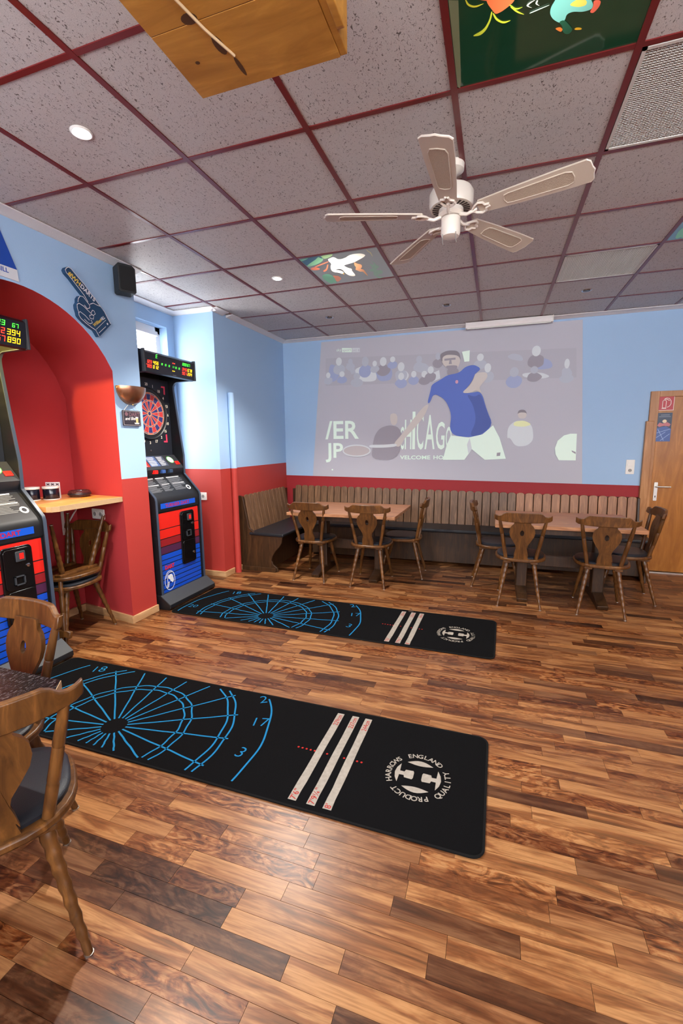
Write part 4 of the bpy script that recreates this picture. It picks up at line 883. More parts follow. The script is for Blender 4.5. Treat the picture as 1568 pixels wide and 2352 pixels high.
# ================================================================== ceiling fittings
def glow(name, c, s, cx=None, cy=None, rad=0.3):
    m = mat(name, tuple(int(x*0.8) for x in c), 0.25)
    nt = m.node_tree; b = nt.nodes['Principled BSDF']; b.inputs['Emission Color'].default_value = lin(c)
    if cx is None: b.inputs['Emission Strength'].default_value = s; return m
    g = nt.nodes.new('ShaderNodeNewGeometry'); v = nt.nodes.new('ShaderNodeVectorMath'); v.operation = 'DISTANCE'; v.inputs[1].default_value = (cx, cy, H)
    nt.links.new(g.outputs['Position'], v.inputs[0])
    r = nt.nodes.new('ShaderNodeMapRange'); r.inputs['From Min'].default_value = 0.0; r.inputs['From Max'].default_value = rad; r.inputs['To Min'].default_value = s; r.inputs['To Max'].default_value = s*0.12; r.interpolation_type = 'SMOOTHERSTEP'
    nt.links.new(v.outputs['Value'], r.inputs['Value']); nt.links.new(r.outputs[0], b.inputs['Emission Strength'])
    return m
def picture(i, j, shapes, bg, cols, label, dx=0.0, tagx='a', lamp=(0, 0), bgs=0.1, s=1.0, rough=0.12):
    cx, cy = (i+0.5)*T, (j+0.5)*T
    r = empty('light_panel', (cx, cy, H), (0, 0, 0), label, 'ceiling light', 'painted ceiling light panels')
    m = mat('panel_bg_'+tagx, bg, rough, spec=0.6); b = m.node_tree.nodes['Principled BSDF']; b.inputs['Emission Color'].default_value = lin(bg); b.inputs['Emission Strength'].default_value = bgs
    MB().box(-T/2+0.006, T/2-0.006, -T/2+0.006, T/2-0.006, 0.002, 0.012).build('glass_panel', m, r, False)
    for q, (k, pts) in enumerate(shapes.items()):
        c = cols[k]; z = 0.0012 - 0.00012*q
        mm = glow('panel_%s_%s' % (tagx, k), c, s, lamp[0], lamp[1]) if len(c) == 3 else glow('panel_%s_%s' % (tagx, k), c[:3], c[3], lamp[0], lamp[1])
        MB().poly([(x+dx-cx, y_-cy, z) for x, y_ in (pts if k == 'bar' else chaikin(pts))]).build('painted_'+k.rstrip('0123456789'), mm, r, False, normals=False)
    return r
CC = dict(bird=(255, 246, 226, 2.6), beak=(255, 200, 90), leg1=(240, 130, 90), leg2=(240, 130, 90), bud=(240, 130, 90), leafa=(176, 214, 150), leafb=(140, 200, 150), stem=(120, 190, 160), lotus_leaf=(126, 196, 156), flower=(244, 150, 110), ocloud=(250, 176, 120), gcloud=(150, 186, 164), wisp=(214, 206, 160), pond=(60, 100, 120))
order = ['pond'] + [k for k in SH_CRANE if k != 'pond']; SHC = {k: SH_CRANE[k] for k in order}
picture(-2, 2, SHC, (136, 142, 142), CC, 'backlit glass ceiling panel painted with a white crane', 0, 'crane', (-1.0, 1.48), 0.12, 0.9)
picture(2, 2, SHC, (90, 122, 134), CC, 'backlit glass ceiling panel painted with flowers at the right image edge', 2.5, 'right', (1.5, 1.48), 0.12, 0.8)
CB = dict(petal=(244, 120, 70), petal2=(230, 110, 70), t1=(226, 214, 60), t2=(206, 214, 60), t3=(206, 214, 60), t4=(206, 214, 60), t5=(180, 206, 60), duck=(120, 190, 176), scales=(226, 204, 90), head=(30, 84, 60), beak=(226, 120, 50), fin=(226, 170, 40), tail=(230, 104, 80), w1=(230, 230, 210), w2=(200, 220, 200), w3=(230, 230, 210), bar=(150, 160, 120, 0.05))
bigp = picture(0, -1, SH_BIG, (20, 52, 34), CB, 'large dark green glass ceiling panel painted with lotus and duck', 0, 'lotus', (0.3, -0.3), 0.20, 0.9, 0.06)
M_vent = mat('vent_plastic', (196, 194, 188), 0.5); M_ventd = mat('vent_dark', (34, 31, 30), 0.9)
def vent(i, j, label):
    cx, cy = (i+0.5)*T, (j+0.5)*T
    r = empty('ceiling_vent', (cx, cy, H), (0, 0, 0), label, 'vent', 'square ceiling vents')
    hf = T/2-0.016; MB().box(-hf, hf, -hf, hf, 0.024, 0.027).build('backing', M_ventd, r, False)
    fr = MB(); fr.box(-hf, hf, -hf, -hf+0.014, -0.003, 0.014).box(-hf, hf, hf-0.014, hf, -0.003, 0.014).box(-hf, -hf+0.014, -hf, hf, -0.003, 0.014).box(hf-0.014, hf, -hf, hf, -0.003, 0.014); fr.build('vent_frame', M_vent, r, False)
    gx = MB(); n = 46; st_ = 2*(hf-0.014)/n
    for k in range(1, n): c = -hf+0.014+k*st_; gx.box(c-0.0011, c+0.0011, -hf+0.01, hf-0.01, 0.0, 0.012); gx.box(-hf+0.01, hf-0.01, c-0.0011, c+0.0011, 0.0, 0.012)
    tag(gx.build('egg_crate_grille', M_vent, r, False), kind='stuff')
vent(1, 0, 'large egg-crate ceiling vent at the top right, beside the lotus panel')
vent(1, 3, 'egg-crate ceiling vent beyond the fan, nearer the back wall')
M_lens_on = mat('lit_lens', (255, 255, 255), 0.4, emit=(235, 244, 255), estr=30.0)
def downlight(i, j, on, label):
    cx, cy = (i+0.5)*T, (j+0.5)*T
    r = empty('downlight', (cx, cy, H), (0, 0, 0), label, 'downlight', 'recessed ceiling spotlights')
    MB().lathe([(0.030, 0.001), (0.030, -0.004), (0.041, -0.006), (0.046, -0.002), (0.046, 0.001)], (0, 0, 0), 24).build('ring', M_chrome if not on else M_plastic_w, r)
    MB().lathe([(0.001, -0.003), (0.028, -0.003), (0.028, -0.0065), (0.001, -0.0065)], (0, 0, 0), 20).build('lens', M_lens_on if on else mat('lamp_reflector', (60, 56, 50), 0.25, 0.6), r)
    if on:
        l = light('SPOT', 'spot_beam', (0, 0, -0.03), (0, 0, 0), 135, (1.0, 0.94, 0.86), 0.025, spot=125, blend=0.6); l.parent = r
downlight(-3, -1, True, 'lit round spotlight in the ceiling tile above the arch wall')
downlight(-3, 2, True, 'lit round spotlight in the ceiling tile left of the crane panel')
downlight(-3, 4, False, 'unlit chrome spotlight near the back wall, leftmost of three')
downlight(-1, 4, False, 'unlit chrome spotlight near the back wall, middle of three')
downlight(1, 4, False, 'unlit chrome spotlight below the far vent, rightmost of three')
# ---- ceiling fan
M_fan = mat('fan_white', (222, 214, 202), 0.3, coat=0.2); M_cane = mat('cane_weave', (184, 168, 148), 0.7, bump=1.0, bscale=300, vary=0.3); M_fblade = mat('fan_blade', (198, 186, 170), 0.5)
fan = empty('ceiling_fan', (-0.05, 0.475, H), (0, 0, 0), 'white five-blade ceiling fan with cane inserts', 'ceiling fan')
MB().lathe([(0.02, 0.0), (0.06, 0.0), (0.058, -0.03), (0.02, -0.045), (0.015, -0.12)], (0, 0, 0), 24).build('canopy', M_fan, fan)
MB().lathe([(0.012, -0.10), (0.05, -0.105), (0.098, -0.118), (0.108, -0.135), (0.108, -0.185), (0.102, -0.200), (0.05, -0.204)], (0, 0, 0), 36).build('motor_housing', M_fan, fan)
mb = MB()
for k in range(26):
    a = 2*PI*k/26; c, s = math.cos(a), math.sin(a); q = 0.0042
    mb.add([(c*0.052 - s*q, s*0.052 + c*q, -0.2045), (c*0.052 + s*q, s*0.052 - c*q, -0.2045), (c*0.092 + s*q*1.6, s*0.092 - c*q*1.6, -0.2035), (c*0.092 - s*q*1.6, s*0.092 + c*q*1.6, -0.2035)], [(0, 1, 2, 3)])
tag(mb.build('cooling_slots', mat('slot_dark', (52, 44, 38), 0.8), fan, False, normals=False), kind='stuff')
MB().lathe([(0.02, -0.20), (0.06, -0.205), (0.062, -0.225), (0.05, -0.240), (0.02, -0.245)], (0, 0, 0), 28).build('flywheel', M_fan, fan)
MB().lathe([(0.03, -0.24), (0.047, -0.245), (0.048, -0.315), (0.042, -0.330), (0.020, -0.336)], (0, 0, 0), 28).build('switch_cup', M_fan, fan)
for px, py in ((0.03, -0.04), (-0.035, -0.03)): MB().tube([(px, py, -0.325), (px, py, -0.36), (px+0.004, py, -0.375)], 0.0022, 6).build('pull_chain', M_steel, fan)
ol = [(0.150, -0.042), (0.30, -0.054), (0.50, -0.064), (0.612, -0.066), (0.626, -0.052), (0.630, -0.018), (0.636, 0.0), (0.630, 0.018), (0.626, 0.052), (0.612, 0.066), (0.50, 0.064), (0.30, 0.054), (0.150, 0.042), (0.140, 0.02), (0.140, -0.02)]
blm = MB().prism(ol, -0.0035, 0.0035, 'xy').mesh('blade', M_fblade, False)
io = [(0.27, -0.026), (0.29, -0.032), (0.53, -0.040), (0.555, -0.030), (0.560, 0.0), (0.555, 0.030), (0.53, 0.040), (0.29, 0.032), (0.27, 0.026), (0.262, 0.0)]
inm = MB().prism(io, -0.0048, -0.0034, 'xy').mesh('cane_insert', M_cane, False)
rim = MB().tube([(a, b, -0.0045) for a, b in io + io[:1]], 0.0028, 6, False).mesh('insert_rim', M_fblade)
edg = MB().tube([(a, b, 0) for a, b in ol[3:10]], 0.0042, 6).mesh('blade_tip', M_fan)
brm = MB()
brm.tube([(0.05, 0, -0.004), (0.085, 0, -0.018), (0.115, 0, -0.012), (0.135, 0, -0.006)], [0.010, 0.008, 0.008, 0.007], 8)
for s in (-1, 1): brm.tube([(0.110, 0, -0.010), (0.128, s*0.022, -0.009), (0.150, s*0.036, -0.008), (0.170, s*0.030, -0.007), (0.176, s*0.012, -0.007), (0.195, s*0.006, -0.006)], 0.006, 7)
brm = brm.mesh('blade_bracket', M_fan)
for k in range(5):
    an = -PI/2 + 0.0 + k*2*PI/5
    b = link('blade', blm, fan, (0, 0, -0.232), (0.20, 0, 0)); b.rotation_euler = Matrix.Rotation(an, 3, 'Z').to_4x4().__matmul__(Matrix.Rotation(-0.21, 4, 'X')).to_euler()
    link('cane_insert', inm, b); link('insert_rim', rim, b); link('blade_tip', edg, b); link('blade_bracket', brm, b)
# ---- wooden box hanging from the ceiling
bx = empty('ceiling_box', (-0.38, -1.05, H), (0, 0, 0), 'pine projector box hanging from the ceiling at the top', 'wooden box')
zb = 2.40-H; cxo = (-0.595+0.38); w0 = 0.402
for k in range(3):
    y1 = 0.23 - k*0.20; MB().box(cxo, cxo+w0, y1-0.1985, y1, zb, zb+0.018).build('bottom_board', M_pine, bx, False, 0.001)
MB().prism(rrect(-0.55, 0.165, zb-0.004, -0.001, 0.02), cxo+w0+0.018, cxo+w0+0.036, 'yz').build('side_board', M_pine, bx, False, 0.002)
MB().box(cxo+w0, cxo+w0+0.018, -0.37, 0.23, zb+0.002, -0.001).build('side_board', M_pine, bx, False, 0.002)
MB().box(cxo, cxo+0.018, -0.37, 0.212, zb+0.018, -0.001).build('side_board', M_pine, bx, False, 0.002)
MB().box(cxo+0.018, cxo+w0, 0.212, 0.23, zb+0.018, -0.16).build('front_board', M_pine, bx, False, 0.002)
cb = MB().tube([(0.045-0.10, 0.135, zb-0.003), (0.06-0.14, 0.05, zb-0.004), (-0.10, -0.05, zb-0.004), (-0.12, -0.37, zb-0.004)], 0.0032, 6).build('cable', mat('cable_beige', (206, 180, 140), 0.5), bx)
for k, (px, py, rx, ry) in enumerate(((-0.10, 0.02, 0.020, 0.014), (-0.075, 0.10, 0.012, 0.028), (-0.06, 0.17, 0.006, 0.030), (-0.155, 0.125, 0.006, 0.005))):
    MB().poly([(a, b, zb-0.0006) for a, b in ell(px, py, rx, ry, 14)]).build('knot', mat('pine_knot', (74, 44, 16), 0.6), bx, False, normals=False)
# ---- projection screen case under the ceiling
scn = empty('screen_case', (0.285, YB-0.10, H-0.04), (0, 0, 0), 'white roll-up projection screen case below the back cornice', 'screen case')
MB().prism([(0.028, -0.03), (0.03, 0.03), (-0.035, 0.034), (-0.04, 0.0), (-0.03, -0.03)], -0.455, 0.46, 'yz').build('case', M_white, scn, False, 0.004)
for x in (-0.458, 0.458): MB().box(x, x+0.006, -0.045, 0.034, -0.034, 0.038).build('end_cap', M_plastic_w, scn, False, 0.002)
MB().box(-0.44, 0.44, -0.028, -0.010, -0.040, -0.030).build('pull_bar', M_steel, scn, False)
# ================================================================== projected picture on the back wall
pj = empty('projected_picture', (-0.45, YB, 1.85), (0, 0, 0), 'projected tennis broadcast filling the middle of the back wall', 'projection')
PY = [YB-0.0015]
def pmat(name, c, e): return mat('projected_'+name, c, 0.7, spec=0.1, emit=c, estr=e)
M_scr = pmat('black_level', (180, 180, 190), 0.04)
def pj_poly(name, pts, m, step=0.0004):
    PY[0] -= step; MB().poly([(x+0.45, PY[0]-YB, z-1.85) for x, z in (pts if len(pts) < 5 or name in ('logo_box', 'white_disc', 'player_shorts') else chaikin(pts))]).build(name, m, pj, False, normals=False)
pj_poly('screen_area', [(-2.157, 1.007), (1.163, 0.967), (1.052, 2.758), (-2.004, 2.758)], M_scr)
P_w = pmat('white', (206, 224, 212), 0.14); P_b = pmat('blue', (96, 116, 186), 0.06); P_skin = pmat('skin', (196, 190, 186), 0.06); P_dk = pmat('dark', (158, 155, 165), 0.0); P_c1 = pmat('crowd_light', (196, 202, 206), 0.10); P_c2 = pmat('crowd_mid', (176, 182, 194), 0.05); P_c3 = pmat('crowd_blue', (158, 168, 200), 0.04); P_y = pmat('yellow', (212, 216, 170), 0.1); P_hd = pmat('hair', (142, 138, 146), 0.0)
pj_poly('crowd_band', SH_PROJ['band'], pmat('stand', (175, 175, 185), 0.03))
for k, t in enumerate(TORS): pj_poly('crowd_figure', t, (P_c1, P_c3, P_c2)[k % 3], 0.00015)
for k, (c, e1, e2) in enumerate(HEADS):
    rx, rz_ = e1[0]-c[0], c[1]-e2[1]; rg = random.Random(k)
    pj_poly('crowd_figure', [(c[0]+rx*1.7*math.cos(t)*(0.9+0.3*rg.random()), c[1]-rz_*1.9+rz_*1.3*math.sin(t)) for t in [2*PI*q/10 for q in range(10)]], (P_c2, P_c3, P_dk, P_c2)[k % 4], 0.00012)
    pj_poly('crowd_figure', ell(c[0], c[1], rx*0.9, rz_, 12), (P_c1, P_c2)[k % 3 == 1], 0.00012)
def pj_text(name, s, x, z, size, wid, m, bold=0.0):
    PY[0] -= 0.0003; vs, fs = text2d(s, size, 'LEFT', bold); mx_ = max(a for a, b in vs); mn_ = min(a for a, b in vs)
    k = wid/(mx_-mn_); MB().add([(x+(a-mn_)*k+0.45, PY[0]-YB, z+b-1.85) for a, b in vs], fs).build(name, m, pj, False, normals=False)
pj_text('projected_lettering', '/ER', -1.962, 1.512, 0.325, 0.47, P_w, 0.006); pj_text('projected_lettering', 'JP', -1.962, 1.262, 0.27, 0.25, P_w, 0.006)
for ch, x, wd, hh in (('C', -0.945, 0.05, 0.28), ('H', -0.885, 0.085, 0.37), ('I', -0.79, 0.036, 0.47), ('C', -0.735, 0.085, 0.45), ('A', -0.635, 0.125, 0.42), ('G', -0.495, 0.105, 0.33), ('O', -0.375, 0.07, 0.27)):
    pj_text('projected_lettering', ch, x, 1.370, hh/0.70, wd, P_w, 0.004)
pj_text('projected_lettering', 'VELCOME', -0.944, 1.241, 0.066, 0.385, P_w, 0.0015); pj_text('projected_lettering', 'HO', -0.52, 1.242, 0.066, 0.125, P_w, 0.0015)
pj_text('projected_lettering', 'sky', -1.79, 2.624, 0.05, 0.065, P_w); 
pj_poly('logo_box', [(-1.715, 2.610), (-1.582, 2.600), (-1.582, 2.652), (-1.715, 2.662)], P_w); pj_text('projected_lettering', 'sport', -1.707, 2.619, 0.045, 0.115, M_scr)
pj_poly('logo_box', [(-1.574, 2.600), (-1.476, 2.594), (-1.476, 2.646), (-1.574, 2.652)], P_c1); pj_text('projected_lettering', 'HD', -1.562, 2.607, 0.04, 0.05, M_scr); pj_text('projected_lettering', '1', -1.495, 2.605, 0.04, 0.01, M_scr)
pj_poly('seated_figure', SH_PROJ['man'], P_dk); pj_poly('seated_figure', SH_PROJ['manhead'], P_skin)
pj_poly('ball_kid', SH_PROJ['kid'], P_c1); pj_poly('ball_kid', SH_PROJ['kidtop'], P_y); pj_poly('ball_kid', SH_PROJ['kidhead'], P_skin); pj_poly('ball_kid', [(0.433, 1.765), (0.450, 1.815), (0.515, 1.815), (0.541, 1.765), (0.52, 1.782), (0.46, 1.785)], P_hd)
pj_poly('white_disc', SH_PROJ['disc'], P_w); pj_poly('disc_mark', SH_PROJ['mark'], P_dk)
pj_poly('player_arm', SH_PROJ['arm1'], P_skin); pj_poly('racket_handle', SH_PROJ['handle'], P_c1)
PY[0] -= 0.0004; rk = MB(); rk.stroke([(-1.523+0.186*math.cos(t)+0.45, 1.35+0.072*math.sin(t)-1.85) for t in [2*PI*q/28 for q in range(29)]], 0.016, lambda a, b: (a, PY[0]-YB, b)); rk.build('racket_hoop', P_c1, pj, False, normals=False)
pj_poly('racket_strings', ell(-1.523, 1.35, 0.178, 0.064, 24), pmat('strings', (186, 180, 182), 0.02), -0.0002)
pj_poly('player_scarf', SH_PROJ['scarf'], P_w, 0.0008); pj_poly('player_neck', SH_PROJ['neck'], P_dk); pj_poly('player_head', SH_PROJ['head'], P_skin); pj_poly('player_hair', SH_PROJ['hair'], P_hd); pj_poly('player_beard', SH_PROJ['beard'], P_dk); pj_poly('player_brow', SH_PROJ['brow'], P_dk)
pj_poly('player_nose', [(-0.352, 2.43), (-0.335, 2.43), (-0.325, 2.375), (-0.362, 2.375)], P_dk)
pj_poly('player_shirt', SH_PROJ['shirt'], P_b); pj_poly('shirt_shade', [(-0.15, 2.02), (-0.05, 1.98), (0.02, 2.02), (0.09, 1.82), (0.165, 1.65), (0.04, 1.535), (-0.10, 1.512), (-0.02, 1.70), (-0.06, 1.88)], pmat('blue_shade', (88, 104, 166), 0.03)); pj_poly('shirt_crest', ell(-0.262, 2.165, 0.018, 0.022, 10), pmat('crest', (196, 150, 170), 0.05))
pj_poly('player_shorts', SH_PROJ['shorts'], P_w); pj_poly('shorts_fold', [(-0.09, 1.50), (-0.06, 1.364), (-0.10, 1.31), (-0.12, 1.42)], P_c1); pj_poly('shorts_mark', [(0.225, 1.28), (0.265, 1.285), (0.268, 1.325), (0.228, 1.32)], P_dk)
pj_poly('player_arm', SH_PROJ['arm2'], P_skin)
pj_poly('bright_spot', ell(-1.862, 1.097, 0.012, 0.012, 10), P_w)
# ================================================================== wall things
def socket_plate(loc, rot, n, vert, label, kinds):
    r = empty('wall_socket', loc, rot, label, 'socket')
    s = 0.075; w = s*(1 if vert else n); h = s*(n if vert else 1)
    MB().prism(rrect(-w/2-0.004, w/2+0.004, -h/2-0.004, h/2+0.004, 0.006), -0.010, 0.0, 'xz').build('frame', M_plastic_w, r, True, 0.002)
    for k in range(n):
        cx = 0 if vert else -w/2+s*(k+0.5); cz_ = h/2-s*(k+0.5) if vert else 0
        if kinds[k] == 's':
            ins = MB().prism(ell(cx, cz_, 0.021, 0.021, 22), -0.0125, -0.010, 'xz').build('socket_rim', M_plastic_w, r)
            MB().prism(ell(cx, cz_, 0.018, 0.018, 22), -0.0131, -0.0125, 'xz').build('socket_well', mat('socket_grey', (150, 148, 144), 0.5), r)
            for sx in (-1, 1): MB().prism(ell(cx+sx*0.009, cz_, 0.003, 0.003, 10), -0.0136, -0.0131, 'xz').build('contact_hole', M_black, ins, False)
        else:
            MB().prism(rrect(cx-0.028, cx+0.028, cz_-0.028, cz_+0.028, 0.003), -0.014, -0.010, 'xz').build('rocker', M_plastic_w, r, True, 0.002)
socket_plate((1.622, YB, 1.163), (0, 0, 0), 2, True, 'white light switch above a socket left of the wooden door', 'rs')
socket_plate((-2.79, RY1, 0.892), (0, 0, 0), 1, True, 'white single socket on the red recess wall behind the window machine', 's')
socket_plate((-2.87, 0.784, 0.893), (0, 0, -0.17), 2, False, 'white double socket in the niche under the shelf', 'ss')
# loudspeaker
sp = empty('loudspeaker', (XL+0.035, 0.865, 2.668), (0, 0, -0.5), 'black loudspeaker mounted high on the pier below the cornice', 'loudspeaker')
M_spk = mat('speaker_black', (22, 26, 30), 0.6, bump=0.5, bscale=500)
so = MB().prism([(-0.062, -0.09), (-0.05, -0.1), (0.05, -0.1), (0.062, -0.09), (0.062, 0.075), (0.04, 0.098), (-0.055, 0.098), (-0.062, 0.09)], 0.02, 0.135, 'yz').build('cabinet', M_spk, sp, False, 0.012)
MB().prism(rrect(-0.05, 0.05, -0.085, 0.08, 0.012), 0.135, 0.142, 'yz').build('grille', mat('speaker_grille', (16, 18, 20), 0.8, bump=0.8, bscale=900), sp, False, 0.003)
MB().box(-0.03, 0.03, -0.015, 0.015, -0.02, 0.02).build('bracket', M_black, sp, False)
# copper wall lamp
M_cop = mat('aged_copper', (176, 128, 100), 0.28, 0.9, vary=0.35, bscale=14)
lp = empty('wall_lamp', (XL, 0.892, 1.905), (0, 0, 0), 'copper half-bowl wall lamp on the pier', 'wall lamp')
mb = MB(); nu, nv = 14, 28; R_ = 0.137
for layer, rr_ in ((0, 1.0), (1, 0.955)):
    for a in range(nu+1):
        th = PI/2*a/nu
        for b in range(nv+1):
            ph = PI*b/nv; mb.v.append((0.11*rr_*math.cos(th)*math.sin(ph)+0.002, R_*rr_*math.cos(th)*-math.cos(ph), -R_*rr_*math.sin(th)))
base = (nu+1)*(nv+1)
for L_ in (0, 1):
    for a in range(nu):
        for b in range(nv): i0 = L_*base+a*(nv+1)+b; mb.f.append([i0, i0+1, i0+nv+2, i0+nv+1]); mb.m.append(0)
for b in range(nv): mb.f.append([b, b+1, base+b+1, base+b]); mb.m.append(0)
mb.build('shade', M_cop, lp)
for ph, th in ((0.12, 0.10), (PI-0.12, 0.10), (PI/2, 1.35)):
    p = (0.112*math.cos(th)*math.sin(ph)+0.004, R_*1.01*math.cos(th)*-math.cos(ph), -R_*1.01*math.sin(th))
    MB().lathe([(0.001, -0.006), (0.005, -0.005), (0.006, 0), (0.005, 0.005), (0.001, 0.006)], p, 10).build('rivet', mat('brass', (200, 160, 100), 0.3, 1.0), lp)
# hanging sign
sg = empty('hanging_sign', (XL+0.012, 0.885, 1.664), (0, 0, 0), 'small dark DART and Bier sign hanging below the copper lamp', 'sign')
M_sign = mat('sign_dark', (40, 34, 44), 0.5)
MB().prism(rrect(-0.093, 0.093, -0.06, 0.06, 0.008), -0.004, 0.004, 'yz').build('plate', M_sign, sg)
bd = MB(); pts = rrect(-0.087, 0.087, -0.054, 0.054, 0.006); bd.stroke(pts + pts[:1], 0.0022, lambda a, b: (0.0046, a, b)); bd.build('border', mat('sign_line', (190, 180, 180), 0.5), sg, False, normals=False)
tx = MB(); put_text(tx, 'DART', 0.043, (0.0046, -0.032, 0.016), (0, 1, 0), (0, 0, 1), bold=0.001); tx.build('lettering', mat('sign_rose', (120, 84, 92), 0.5), sg, False, normals=False)
MB().poly([(0.0046, a, b) for a, b in ell(-0.056, 0.031, 0.016, 0.016, 16)]).build('target', mat('sign_rose', (120, 84, 92), 0.5), sg, False, normals=False)
tx = MB(); put_text(tx, 'and Bier', 0.034, (0.0046, -0.072, -0.016), (0, 1, 0.04), (0, 0.25, 1), bold=0.0006); tx.build('lettering', mat('sign_white', (214, 208, 206), 0.5), sg, False, normals=False)
MB().poly([(0.0046, a, b) for a, b in [(0.040, -0.034), (0.062, -0.034), (0.064, 0.004), (0.038, 0.004)]]).build('beer_glass', mat('sign_beer', (206, 180, 120), 0.5), sg, False, normals=False)
MB().poly([(0.0047, a, b) for a, b in [(0.036, 0.002), (0.066, 0.002), (0.066, 0.012), (0.036, 0.013)]]).build('beer_foam', mat('sign_white', (214, 208, 206), 0.5), sg, False, normals=False)
MB().poly([(0.0046, a, b) for a, b in [(0.02, -0.034), (0.075, -0.034), (0.068, -0.044), (0.028, -0.044)]]).build('hand', mat('sign_white', (214, 208, 206), 0.5), sg, False, normals=False)
for s in (-1, 1): MB().tube([(0.0, s*0.075, 0.058), (0.002, s*0.028, 0.104)], 0.0016, 6).build('string', mat('string_white', (214, 210, 204), 0.7), sg)
# foam finger
ff = empty('foam_finger', (XL, 0.55, 2.42), (0, 0, 0), 'dark blue foam pointing hand with yellow and white lettering on the wall', 'foam finger')
M_foam = mat('foam_navy', (18, 58, 92), 0.7); M_fw = mat('foam_white', (222, 218, 222), 0.6); M_fy = mat('foam_yellow', (222, 190, 80), 0.6)
fo = lambda p: (p[0]-0.55, p[1]-2.42)
MB().prism([fo(p) for p in SH_FOAM['face']], 0.001, 0.036, 'yz').build('hand', M_foam, ff, False, 0.003)
wl_ = MB(); fx2 = lambda a, b: (0.0368, a, b)
for k in ('l0', 'l1', 'l2', 'l3', 'l4', 'l5', 'l6', 'l7'): wl_.stroke([fo(p) for p in SH_FOAM[k]], 0.0042, fx2)
wl_.build('outline_print', M_fw, ff, False, normals=False)
t0, t1 = Vector(fo((0.400, 2.580))), Vector(fo((0.584, 2.466))); du = (t1-t0).normalized(); dv = Vector((-du.y, du.x))
U3, V3 = (0, du.x, du.y), (0, dv.x, dv.y)
tx = MB(); put_text(tx, '#WH', 0.042, (0.0368, t0.x, t0.y), U3, V3, bold=0.0012); tx.build('lettering', M_fy, ff, False, normals=False)
wx = max(Vector((p[1]-t0.x, p[2]-t0.y)).dot(du) for p in tx.v) + 0.004
tx = MB(); put_text(tx, 'DARTS', 0.042, (0.0368, t0.x+du.x*wx, t0.y+du.y*wx), U3, V3, bold=0.0012); tx.build('lettering', M_fw, ff, False, normals=False)
q0, q1 = Vector(fo((0.578, 2.286))), Vector(fo((0.683, 2.372))); du = (q1-q0).normalized(); dv = Vector((-du.y, du.x)); U3, V3 = (0, du.x, du.y), (0, dv.x, dv.y)
tx = MB(); put_text(tx, 'William', 0.030, (0.0368, q0.x, q0.y), U3, V3, bold=0.0006); tx.build('lettering', M_fy, ff, False, normals=False)
q2 = q0 + du*0.088
tx = MB(); put_text(tx, 'HILL', 0.028, (0.0368, q2.x, q2.y), U3, V3, bold=0.0008, sx=0.8); tx.build('lettering', M_fw, ff, False, normals=False)
ln = MB(); ln.stroke([fo((0.591, 2.272)), fo((0.686, 2.359))], 0.0025, fx2); ln.stroke([fo((0.611, 2.251)), fo((0.680, 2.312))], 0.003, fx2); ln.poly([(0.0368, *fo(p)) for p in ell(0.697, 2.334, 0.007, 0.007, 14)]); ln.build('small_print', M_fw, ff, False, normals=False)
# pennant
pn = empty('pennant', (XL, -0.06, 2.45), (0, 0, 0), 'blue and white pennant at the upper left edge above the arch', 'pennant')
MB().prism([(-0.20, 0.05), (0.137, 0.05), (0.02, 0.345), (-0.083, 0.345)], 0.001, 0.005, 'yz').build('cloth', mat('pennant_blue', (16, 66, 160), 0.7), pn, False)
MB().prism([(-0.205, -0.002), (0.139, -0.002), (0.137, 0.05), (-0.20, 0.05)], 0.001, 0.0055, 'yz').build('white_band', mat('pennant_white', (206, 208, 214), 0.7), pn, False)
MB().prism([(-0.205, -0.012), (0.139, -0.016), (0.139, -0.002), (-0.205, -0.002)], 0.001, 0.008, 'yz').build('hem', mat('pennant_white', (206, 208, 214), 0.7), pn, False)
tx = MB(); put_text(tx, 'William HILL', 0.036, (0.006, -0.110, 0.016), (0, 1, 0), (0, 0, 1), bold=0.0008); tx.build('lettering', mat('pennant_blue', (16, 66, 160), 0.7), pn, False, normals=False)
# signs on the door
fs_ = empty('fire_sign', (1.893, YB-0.023, 1.838), (0, 0, 0), 'red fire extinguisher sign on the wooden door', 'sign')
M_sr = mat('sign_red', (176, 24, 40), 0.4); M_sw = mat('sign_cream', (232, 218, 206), 0.5)
MB().box(-0.074, 0.074, -0.003, 0, -0.076, 0.076).build('plate', M_sw, fs_, False); MB().box(-0.069, 0.069, -0.0036, -0.003, -0.071, 0.071).build('field', M_sr, fs_, False)
ic = MB(); fn3 = lambda a, b: (a, -0.0042, b)
ic.stroke([(-0.030, -0.048), (0.002, -0.048), (0.002, 0.018), (-0.004, 0.030), (-0.024, 0.030), (-0.030, 0.018), (-0.030, -0.048)], 0.006, fn3)
ic.stroke([(-0.014, 0.030), (-0.014, 0.046), (0.004, 0.052), (0.028, 0.046), (0.044, 0.022), (0.046, -0.008), (0.034, -0.032), (0.012, -0.044)], 0.006, fn3); ic.stroke([(-0.014, 0.046), (0.014, 0.036), (0.030, 0.024)], 0.006, fn3); ic.stroke([(-0.036, -0.055), (0.006, -0.055)], 0.007, fn3)
ic.build('extinguisher_symbol', M_sw, fs_, False, normals=False)
po = empty('poster', (1.893, YB-0.023, 1.588), (0, 0, 0), 'narrow dark blue poster on the wooden door below the red sign', 'poster')
MB().box(-0.069, 0.069, -0.002, 0, -0.15, 0.15).build('sheet', mat('poster_navy', (30, 48, 74), 0.4), po, False)
MB().poly([(a, -0.0026, b) for a, b in [(-0.069, -0.15), (0.069, -0.15), (0.069, -0.02), (0.02, 0.01), (-0.069, -0.01)]]).build('blue_field', mat('poster_blue', (56, 86, 150), 0.4), po, False, normals=False)
sk = MB()
